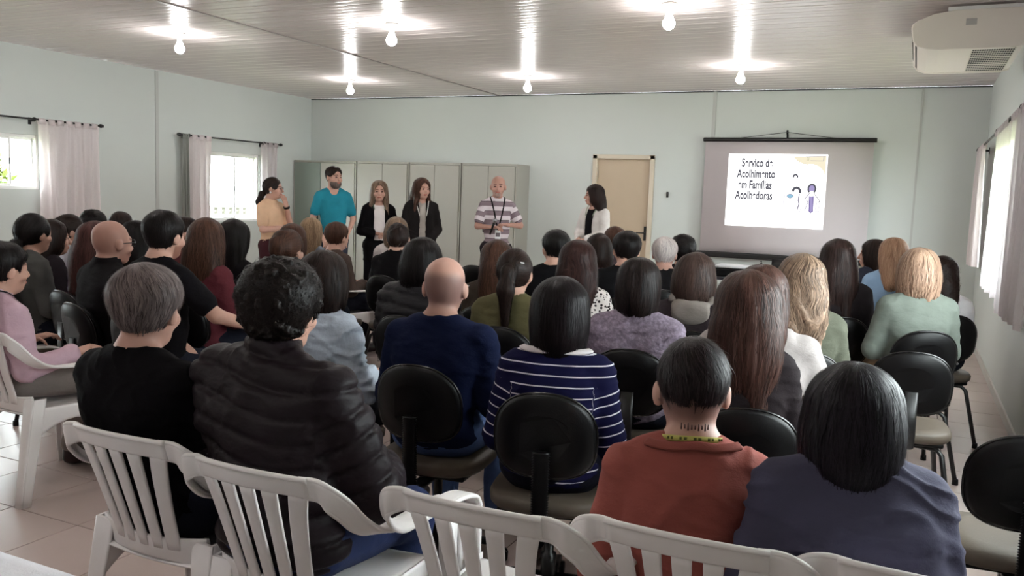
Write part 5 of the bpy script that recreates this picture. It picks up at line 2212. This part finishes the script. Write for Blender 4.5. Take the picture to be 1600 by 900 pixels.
CAST = [
 # ---------------- standing at the front
 dict(stand=True, px=427, py=276, d=9.7, ha=105, ba=128, sw=.175, top=(206, 170, 140), sleeve='short', pants=(58, 30, 34), hair='lowpony', hc=DKB, ho=dict(t=.010, L=.20),
      glasses=True, collar='shirt', topname='shirt', extra=watch_extra, hdir=[(.25, -.15, .9), (-1, .15, .1)],
      pose=dict(el=[(-.15, .15, -.26), (.20, .03, -.28)], wr=[(-.045, .165, -.015), (-.06, .22, -.25)]),
      label='standing person in a peach short-sleeved shirt with one hand at the chin'),
 dict(stand=True, px=522, py=259, d=9.9, ha=143, ba=172, sw=.190, bulk=.98, ar=.042, top=(30, 122, 140), sleeve='short', pants=(50, 54, 66), hair='short', hc=DKB, ho=dict(t=.005),
      beard=('beard', ((60, 48, 44), (120, 106, 100))), pose=dict(el=[(-.235, -.01, -.30), (.235, -.01, -.30)], wr=[(-.14, .13, -.50), (.14, .13, -.50)]), label='standing person in a teal T-shirt with hands clasped in front'),
 dict(stand=True, px=593, py=282, d=10.2, ha=178, ba=172, sw=.166, bulk=1.0, ar=.042, top=(16, 14, 16), topname='blazer', vopen=(.062, 0), inner=(222, 214, 212), ihem=-.10, pants=(16, 15, 18), off=.022,
      hair='long', hc=MIX, ho=dict(t=.014, L=.17, front=True, wd=1.02, wave=.4), hem=-.20,
      pose=dict(el=[(-.205, .0, -.29), (.205, .0, -.29)], wr=[(-.065, .20, -.31), (.03, .21, -.31)]), extra=lanyard((90, 110, 90), .28, False),
      label='standing person in an open black blazer over a white top with a lanyard'),
 dict(stand=True, px=660, py=278, d=10.2, ha=152, ba=170, sw=.172, bulk=1.05, ar=.042, top=(30, 27, 27), topname='jacket', vopen=(.035, 0), inner=(168, 160, 152), pants=(88, 82, 86), off=.024,
      hair='long', hc=BRN, ho=dict(t=.014, L=.17, front=True, wd=1.02, wave=.4), hem=-.12, pose='clasp', extra=lanyard((190, 186, 180), .30, True, .006),
      label='standing person in a dark zip jacket with hands clasped low'),
 dict(stand=True, px=779, py=275, d=9.7, ha=182, ba=172, sw=.186, bulk=1.0, ar=.043, top=(206, 196, 200), top2=(128, 112, 118), topkind='polo', sleeve='short', collar='shirt', pants=(42, 36, 40), hair=None, scalp=((.9, .88, .88), 'shaved'), skin='ruddy', beard=('goatee', ((110, 84, 76), (170, 146, 136))), hairlift=.002,
      pose=dict(el=[(-.27, .02, -.25), (.225, .03, -.27)], wr=[(-.10, .16, -.24), (.08, .18, -.27)]), extra=mic_extra,
      label='standing speaker in a grey and white striped polo holding a microphone'),
 dict(stand=True, px=929, py=288, d=10.2, ha=-98, ba=-140, sw=.175, top=(206, 200, 196), topname='blazer', vopen=(.055, 0), inner=(22, 20, 22), pants=(26, 24, 28), off=.020,
      hair='long', hc=DKB, ho=dict(t=.012, L=.30), hem=-.12, pose=dict(el=[(-.20, .02, -.28), (.20, .02, -.28)], wr=[(-.05, .20, -.34), (.05, .20, -.34)]), extra=lanyard((150, 158, 140), .30, True, .008, (70, 74, 66)),
      label='standing person in an open white blazer over black with a badge, turned to the speaker'),
 # ---------------- back row in plastic armchairs
 dict(px=4, py=377, d=4.0, chairxy=(5.42, 2.72), chairyaw=-.12, ha=62, by=-12, sw=.20, top=(190, 160, 172), collar='shirt', pants=(128, 118, 112), hair='short', hc=BLK, ho=dict(t=.010), skin='light', chair='white', pose='arms', shoe='dark', fold=.008,
      extra=lanyard((30, 30, 34), .3, False),
      label='seated person in a pink shirt and grey trousers in a plastic armchair', tag='the person in the pink shirt'),
 dict(px=229, py=416, d=2.5, hx=.07, chairxy=(7.25, 1.91), chairyaw=0.0, ha=30, by=0, sw=.205, bulk=1.03, top=(12, 10, 13), sleeve='short', hair='short', hc=GRY, ho=dict(t=.019, nape=-.098), skin='ruddy', chair='white', pose='cross', hairlift=.012, neck=1.0, fold=.004,
      label='seated person in a black T-shirt in a plastic armchair beside the puffer jacket', tag='the black T-shirt next to the puffer jacket'),
 dict(px=441, py=407, d=2.33, hx=.08, chairxy=(7.755, 1.87), chairyaw=0.0, ha=33, by=-4, sw=.225, bulk=1.18, off=.032, top=(25, 16, 21), topkind='puffer', collar='high', pants=(30, 40, 74), pantskind='denim', hair='curly', hc=((11, 8, 8), (34, 26, 24)), ho=dict(t=.020, curl=.013), chair='white', pose=dict(el=[(-.25, .03, -.30), (.285, .08, -.33)], wr=[(-.06, .24, -.33), (.15, .27, -.33)]), lean=.06,
      hairlift=.022, topname='puffer_jacket', shoe='light', label='seated person in a dark quilted puffer jacket and blue jeans in a plastic armchair', tag='the person in the puffer jacket'),
 dict(px=1086, py=526, d=2.05, hx=.04, ha=-8, by=20, sw=.178, bulk=1.02, top=(140, 74, 66), sleeve='long', hair='fade', hc=((16, 12, 13), (48, 38, 40)), ho=dict(t=.012), scalp=((.30, .29, .32), 'fade'), skin='ruddy', chair='white', pose='lap', lean=.08, hairlift=.013, neck=1.0, fold=.007, rib=((132, 70, 62), .011, 1.15),
      extra=yellow_lanyard, chairxy=(8.80, 2.0), chairyaw=0.0, label='seated person in a rust-coloured T-shirt with a yellow lanyard in a plastic armchair', tag='the person in the rust T-shirt'),
 dict(px=1340, py=569, d=1.86, hx=.10, ha=4, by=18, sw=.178, bulk=1.0, off=.018, sh=.045, seams=((-.25, .25), (-.11, .0)), top=(66, 64, 84), collar='shirt', hair='bob', hc=((9, 7, 10), (36, 30, 38)), ho=dict(t=.014, L=.205, wd=.92, groove=.003), chair='white', pose='lap', lean=.08, fold=.009,
      chairxy=(9.27, 2.04), chairyaw=0.0, label='seated person in a loose indigo denim shirt in a plastic armchair', tag='the person in the indigo shirt'),
 # ---------------- next row
 dict(px=508, py=392, d=3.6, ha=38, by=-6, sw=.175, top=(168, 178, 192), topkind='denim', collar='shirt', seams=((-.12, 0.0), (-.40, 0.0)), topname='denim_jacket', pants=(28, 28, 34), hair='bob', hc=DKB, ho=dict(t=.012, L=.12), pose='lap', fold=.014, off=.02,
      label='seated person in a light blue denim jacket behind the puffer jacket', tag='the person in the denim jacket'),
 dict(px=697, py=402, d=3.38, ha=12, by=6, sw=.205, bulk=1.12, top=(20, 27, 54), topkind='knit', pants=(70, 88, 128), pantskind='denim', hair=None, scalp=((.50, .50, .54), 'ring'), skin='ruddy', glasses=True, chair='swivel', pose='lap', hairlift=.002, neck=1.0,
      lean=.04, topname='sweater', label='seated person in a plain navy sweater and glasses on a swivel chair', tag='the person in the navy sweater'),
 dict(px=877, py=435, d=3.02, ha=0, by=14, sw=.18, bulk=1.05, top=(20, 20, 52), top2=(206, 200, 210), topkind='stripes', tp=(.036, .12), rib=((206, 198, 200), .012, 1.5), topname='sweater', pants=(24, 24, 34), hair='bob', hc=((9, 6, 8), (30, 22, 25)), ho=dict(t=.016, L=.205, wd=.88), chair='swivel', lean=.05,
      pose='lap', fold=.005, label='seated person in a navy sweater with white stripes and white collar', tag='the person in the striped sweater'),
 dict(px=1172, py=427, d=2.86, ha=2, by=14, sw=.150, ar=.040, top=(30, 24, 26), hair='long', hc=AUB, ho=dict(t=.020, L=.54, wd=.98, groove=.004), pose='lap', sleeve='long',
      label='seated person in a dark top between the rust T-shirt and the white T-shirt', tag='the person in the dark top behind the rust T-shirt'),
 dict(px=1194, py=415, d=3.38, ha=12, by=6, sw=.205, bulk=1.12, top=(150, 142, 140), sleeve='elbow', hair='long', hc=AUB, ho=dict(t=.014, L=.24), pose=dict(el=[(-.25, .03, -.26), (.255, .05, -.25)], wr=[(-.10, .25, -.30), (.12, .26, -.30)]), pants=(110, 106, 120), shoe='light',
      label='seated person in a white T-shirt with a bent bare elbow', tag='the person in the white T-shirt'),
 # ---------------- third row and beyond, left block
 dict(px=175, py=345, d=4.6, ha=58, by=-14, sw=.20, bulk=1.1, top=(22, 19, 21), collar='high', hair=None, scalp=((.80, .77, .76), 'shaved'), skin='ruddy', glasses=True, hairlift=.001, topname='jacket', stubble=(.7, .62, .6), off=.024,
      label='seated person in a black high-collared jacket and glasses', tag='the person in the black high-collared jacket'),
 dict(px=257, py=330, d=4.3, ha=42, by=-10, sw=.20, top=(17, 15, 18), sleeve='short', hair='short', hc=BLK, ho=dict(t=.006), stubble=(.55, .45, .42), hairlift=.008, neck=.96,
      pose=dict(el=[(-.22, .04, -.27), (.30, .10, -.22)], wr=[(-.08, .20, -.46), (.33, .33, -.30)]),
      label='seated person in a black T-shirt stretching one bare forearm over the next chair', tag='the person resting a bare forearm'),
 dict(px=323, py=342, d=5.0, ha=16, by=0, sw=.175, top=(88, 34, 42), topkind='knit', hair='long', hc=BRN, ho=dict(t=.016, L=.30), topname='sweater',
      label='seated person in a maroon knitted sweater', tag='the person in the maroon sweater'),
 dict(px=367, py=343, d=5.6, ha=32, by=-4, sw=.17, top=(20, 17, 19), hair='long', hc=BLK, ho=dict(t=.012, L=.36, wd=.9),
      label='seated person in a black top ahead of the maroon sweater', tag='the person in black ahead of the maroon sweater'),
 dict(px=290, py=338, d=6.6, ha=84, by=-20, sw=.19, top=(80, 32, 36), hair='short', hc=DKB, ho=dict(t=.006), stubble=(.6, .5, .46),
      label='seated person in dark red in profile ahead of the outstretched forearm', tag='the person in dark red in profile'),
 dict(px=52, py=332, d=5.3, ha=52, by=-16, sw=.18, bulk=1.08, top=(72, 72, 70), hair='lowpony', hc=BLK, ho=dict(t=.010, L=.12),
      label='seated person in a dark grey shirt near the leafy window', tag='the person in the dark grey shirt'),
 dict(px=82, py=342, d=5.9, ha=78, by=-18, sw=.165, top=(36, 30, 34), hair='long', hc=DKB, ho=dict(t=.008, L=.26),
      label='seated person in a dark top just beyond the dark grey shirt', tag='the person just beyond the dark grey shirt'),
 dict(px=110, py=334, d=6.5, ha=82, by=-20, sw=.17, top=(150, 146, 152), hair='updo', hc=DKB, ho=dict(t=.012),
      label='seated person in a light grey jacket in profile by the pink curtain', tag='the person in the light grey jacket'),
 dict(px=146, py=330, d=7.2, ha=30, by=-12, sw=.18, top=(60, 50, 54), hair='curly', hc=BLK, ho=dict(t=.016, curl=.008),
      label='seated person in a brownish-grey top in the window-side rows', tag='the person in the brownish-grey top'),
 dict(px=189, py=331, d=7.9, ha=30, by=-10, sw=.18, top=(48, 44, 50), hair='short', hc=DKB, ho=dict(t=.012),
      label='seated person in a charcoal top two rows ahead of the glasses and high collar', tag='the person in the charcoal top'),
 dict(px=150, py=345, d=5.1, ha=38, by=-10, sw=.17, top=(58, 44, 62), hair='long', hc=((34, 18, 18), (78, 46, 42)), ho=dict(t=.010, L=.28),
      label='seated person in a dusky purple top beside the dark grey shirt', tag='the person in the dusky purple top'),
 dict(px=213, py=344, d=5.9, ha=30, by=-8, sw=.165, top=(28, 24, 28), hair='long', hc=BLK, ho=dict(t=.010, L=.30),
      label='seated person in a plain black top ahead of the glasses and high collar', tag='the person ahead of the high collar'),
 # ---------------- centre block
 dict(px=450, py=357, d=5.3, ha=38, by=-6, sw=.175, top=(42, 38, 42), hair='updo', hc=BRN, ho=dict(t=.014),
      label='seated person in a dark grey top ahead of the puffer jacket', tag='the person in dark grey ahead of the puffer jacket'),
 dict(px=458, py=349, d=6.4, ha=22, by=-4, sw=.175, top=(66, 40, 44), hair='bob', hc=BRN, ho=dict(t=.010, L=.12),
      label='seated person in a wine-coloured top two rows ahead of the denim jacket', tag='the person in the wine-coloured top'),
 dict(px=487, py=340, d=7.9, ha=22, by=-4, sw=.17, top=(110, 116, 128), hair='long', hc=BLO, ho=dict(t=.012, L=.24),
      label='seated person in a grey-blue scarf and top in the first row', tag='the person in the grey-blue scarf'),
 dict(px=527, py=347, d=7.4, ha=40, by=-20, sw=.185, bulk=1.1, top=(70, 56, 50), hair='short', hc=BRN, ho=dict(t=.012), extra=strap_extra(0), chair='white',
      label='seated person in a brown top with white apron straps', tag='the person with white apron straps'),
 dict(px=620, py=339, d=7.7, ha=5, by=6, sw=.175, top=(200, 190, 188), hair='bob', hc=MIX, ho=dict(t=.012, L=.13),
      label='seated person in a pale blouse ahead of a person in black', tag='the person in the pale blouse'),
 dict(px=623, py=347, d=6.7, ha=12, by=0, sw=.185, top=(18, 16, 18), collar='shirt', hair='updo', hc=DKB, ho=dict(t=.008),
      label='seated person in a black shirt behind the pale blouse', tag='the person in the black shirt behind the pale blouse'),
 dict(px=660, py=373, d=4.6, ha=5, by=4, sw=.19, bulk=1.1, top=(26, 24, 27), topkind='puffer', hair='bob', hc=((10, 8, 8), (26, 20, 20)), ho=dict(t=.018, L=.13), off=.03, topname='padded_jacket',
      label='seated person in a shiny black padded jacket ahead of the navy sweater', tag='the person in the black padded jacket'),
 dict(px=777, py=375, d=5.1, ha=0, by=8, sw=.17, top=(58, 50, 44), hair='long', hc=BRN, ho=dict(t=.010, L=.36, wd=.85),
      label='seated person in a brown top next to the olive top', tag='the person in brown next to the olive top'),
 dict(px=806, py=387, d=4.35, ha=16, by=6, sw=.185, top=(82, 77, 50), hair='pony', hc=DKB, ho=dict(t=.010, L=.27), clip=(.05, -.085, .06),
      label='seated person in an olive green top ahead of the striped sweater', tag='the person in the olive top'),
 dict(px=869, py=359, d=5.9, ha=-18, by=14, sw=.195, top=(15, 14, 16), hair='short', hc=((10, 9, 10), (30, 26, 26)), ho=dict(t=.012),
      label='seated person in a black T-shirt ahead of the leopard blouse', tag='the person in black ahead of the leopard blouse'),
 dict(px=904, py=377, d=4.9, ha=2, by=10, sw=.18, top=(206, 196, 192), top2=(34, 26, 28), topkind='leopard', hair='long', hc=((26, 14, 14), (58, 36, 33)), ho=dict(t=.018, L=.25, wd=1.0, wave=.5), topname='blouse',
      label='seated person in a leopard-print blouse', tag='the person in the leopard-print blouse'),
 dict(px=936, py=364, d=6.5, ha=-8, by=12, sw=.17, top=(120, 92, 98), hair='bob', hc=DKB, ho=dict(t=.008, L=.12),
      label='seated person in a dusty pink top facing the white blazer', tag='the person in the dusty pink top'),
 dict(px=962, py=354, d=7.4, ha=0, by=14, sw=.175, top=(70, 58, 62), hair='short', hc=BRN, ho=dict(t=.012),
      label='seated person in a mauve-brown top in the first row facing the door', tag='the person in the mauve-brown top'),
 dict(px=980, py=361, d=5.8, ha=-14, by=16, sw=.20, top=(16, 15, 17), hair='short', hc=BLK, ho=dict(t=.014),
      label='seated person in a black shirt ahead of the lilac sweater', tag='the person in black ahead of the lilac sweater'),
 dict(px=1040, py=370, d=6.4, ha=8, by=14, sw=.19, top=(24, 22, 24), hair='short', hc=WHT, ho=dict(t=.010), skin='ruddy',
      label='seated person in a dark shirt facing the gap between door and screen', tag='the person facing the gap before the screen'),
 dict(px=1068, py=369, d=7.0, ha=4, by=16, sw=.175, top=(28, 24, 26), hair='curly', hc=BLK, ho=dict(t=.018, curl=.008),
      label='seated person in a dark top in the first row facing the screen edge', tag='the person facing the screen edge'),
 dict(px=1090, py=396, d=4.45, ha=26, by=4, sw=.185, bulk=1.08, top=(46, 39, 42), hood=(120, 112, 106), hair='bob', hc=((34, 24, 23), (78, 60, 54)), ho=dict(t=.014, L=.11), topname='jacket', off=.026,
      label='seated person in a dark jacket with a grey hood', tag='the person in the grey-hooded jacket'),
 dict(px=1000, py=402, d=3.85, ha=4, by=10, sw=.19, bulk=1.06, top=(128, 115, 130), topkind='fuzzy', hair='bob', hc=((14, 10, 10), (44, 34, 33)), ho=dict(t=.010, L=.165, wd=.86), topname='sweater', fold=.006,
      label='seated person in a fuzzy lilac sweater', tag='the person in the lilac sweater'),
 # ---------------- right block
 dict(px=1255, py=399, d=3.95, ha=-4, by=16, sw=.18, top=(72, 74, 62), hair='long', hc=MIX, ho=dict(t=.018, L=.34, wave=.8), clip=None,
      label='seated person in a dark olive-grey top below the projection screen', tag='the person in the olive-grey top'),
 dict(px=1311, py=374, d=5.2, ha=-8, by=18, sw=.18, top=(30, 25, 27), hair='long', hc=((24, 16, 15), (54, 38, 35)), ho=dict(t=.014, L=.46), clip=(.045, -.09, .04),
      label='seated person in a black top next to the light blue sweater', tag='the person in black next to the light blue sweater'),
 dict(px=1366, py=373, d=7.1, ha=-80, by=24, sw=.175, top=(46, 48, 60), hair='bob', hc=DKB, ho=dict(t=.008, L=.16),
      label='seated person in a slate blue top in profile below the screen', tag='the person in slate blue in profile'),
 dict(px=1397, py=371, d=6.3, ha=-24, by=22, sw=.18, top=(132, 156, 184), topkind='knit', hair='long', hc=STB, ho=dict(t=.010, L=.22), topname='sweater',
      label='seated person in a light blue sweater', tag='the person in the light blue sweater'),
 dict(px=1438, py=389, d=4.75, ha=-10, by=20, sw=.185, bulk=1.06, top=(96, 102, 95), topkind='knit', hair='bob', hc=((90, 66, 53), (182, 150, 128)), ho=dict(t=.016, L=.135), topname='sweater', pose='lap', pants=(150, 122, 92),
      label='seated person in a sage green sweater by the window wall', tag='the person in the sage green sweater'),
 dict(px=1474, py=400, d=5.5, ha=4, by=20, sw=.17, top=(206, 202, 204), hair='long', hc=DKB, ho=dict(t=.010, L=.24, curl=.006),
      label='seated person in a white top beyond the sage green sweater', tag='the person beyond the sage green sweater'),
]
import sys, time
_t0 = time.time()
for n_, S in enumerate(CAST):
    S['seed'] = 100 + n_ * 7
    if not S.get('stand'):
        if 'by' not in S:
            S['by'] = 0
    c = person(S)
    S['ctx'] = c
    if not S.get('stand'):
        kind = S.get('chair', 'fixed')
        b = c['byaw']
        if 'chairxy' in S:
            loc = (S['chairxy'][0], S['chairxy'][1], 0)
            b = S.get('chairyaw', b * .4)
        else:
            fwd_ = .035 if kind != 'white' else .05
            loc = (c['ox'] - math.sin(b) * fwd_, c['oy'] + math.cos(b) * fwd_, 0)
        what = {'white': 'white plastic armchair with slatted back under ', 'fixed': 'black padded chair under ', 'swivel': 'black swivel chair with ribbed spine under '}[kind]
        chair(kind, loc, b, what + S['tag'])
# empty seats
chair('white', (8.335, 1.93, 0), 0.0, 'empty white plastic armchair between the puffer jacket and the rust T-shirt')
chair('fixed', (9.20, 4.50, 0), .12, 'empty black padded chair behind the sage green sweater')
chair('swivel', (9.53, 3.08, 0), .1, 'empty black swivel chair by the window wall beside the indigo shirt')
chair('fixed', (5.56, 7.12, 0), .0, 'empty black padded chair in front of the end cabinet')
chair('fixed', (5.0, 5.50, 0), -.1, 'empty black padded chair behind the white apron straps')
print('people seconds', time.time() - _t0)
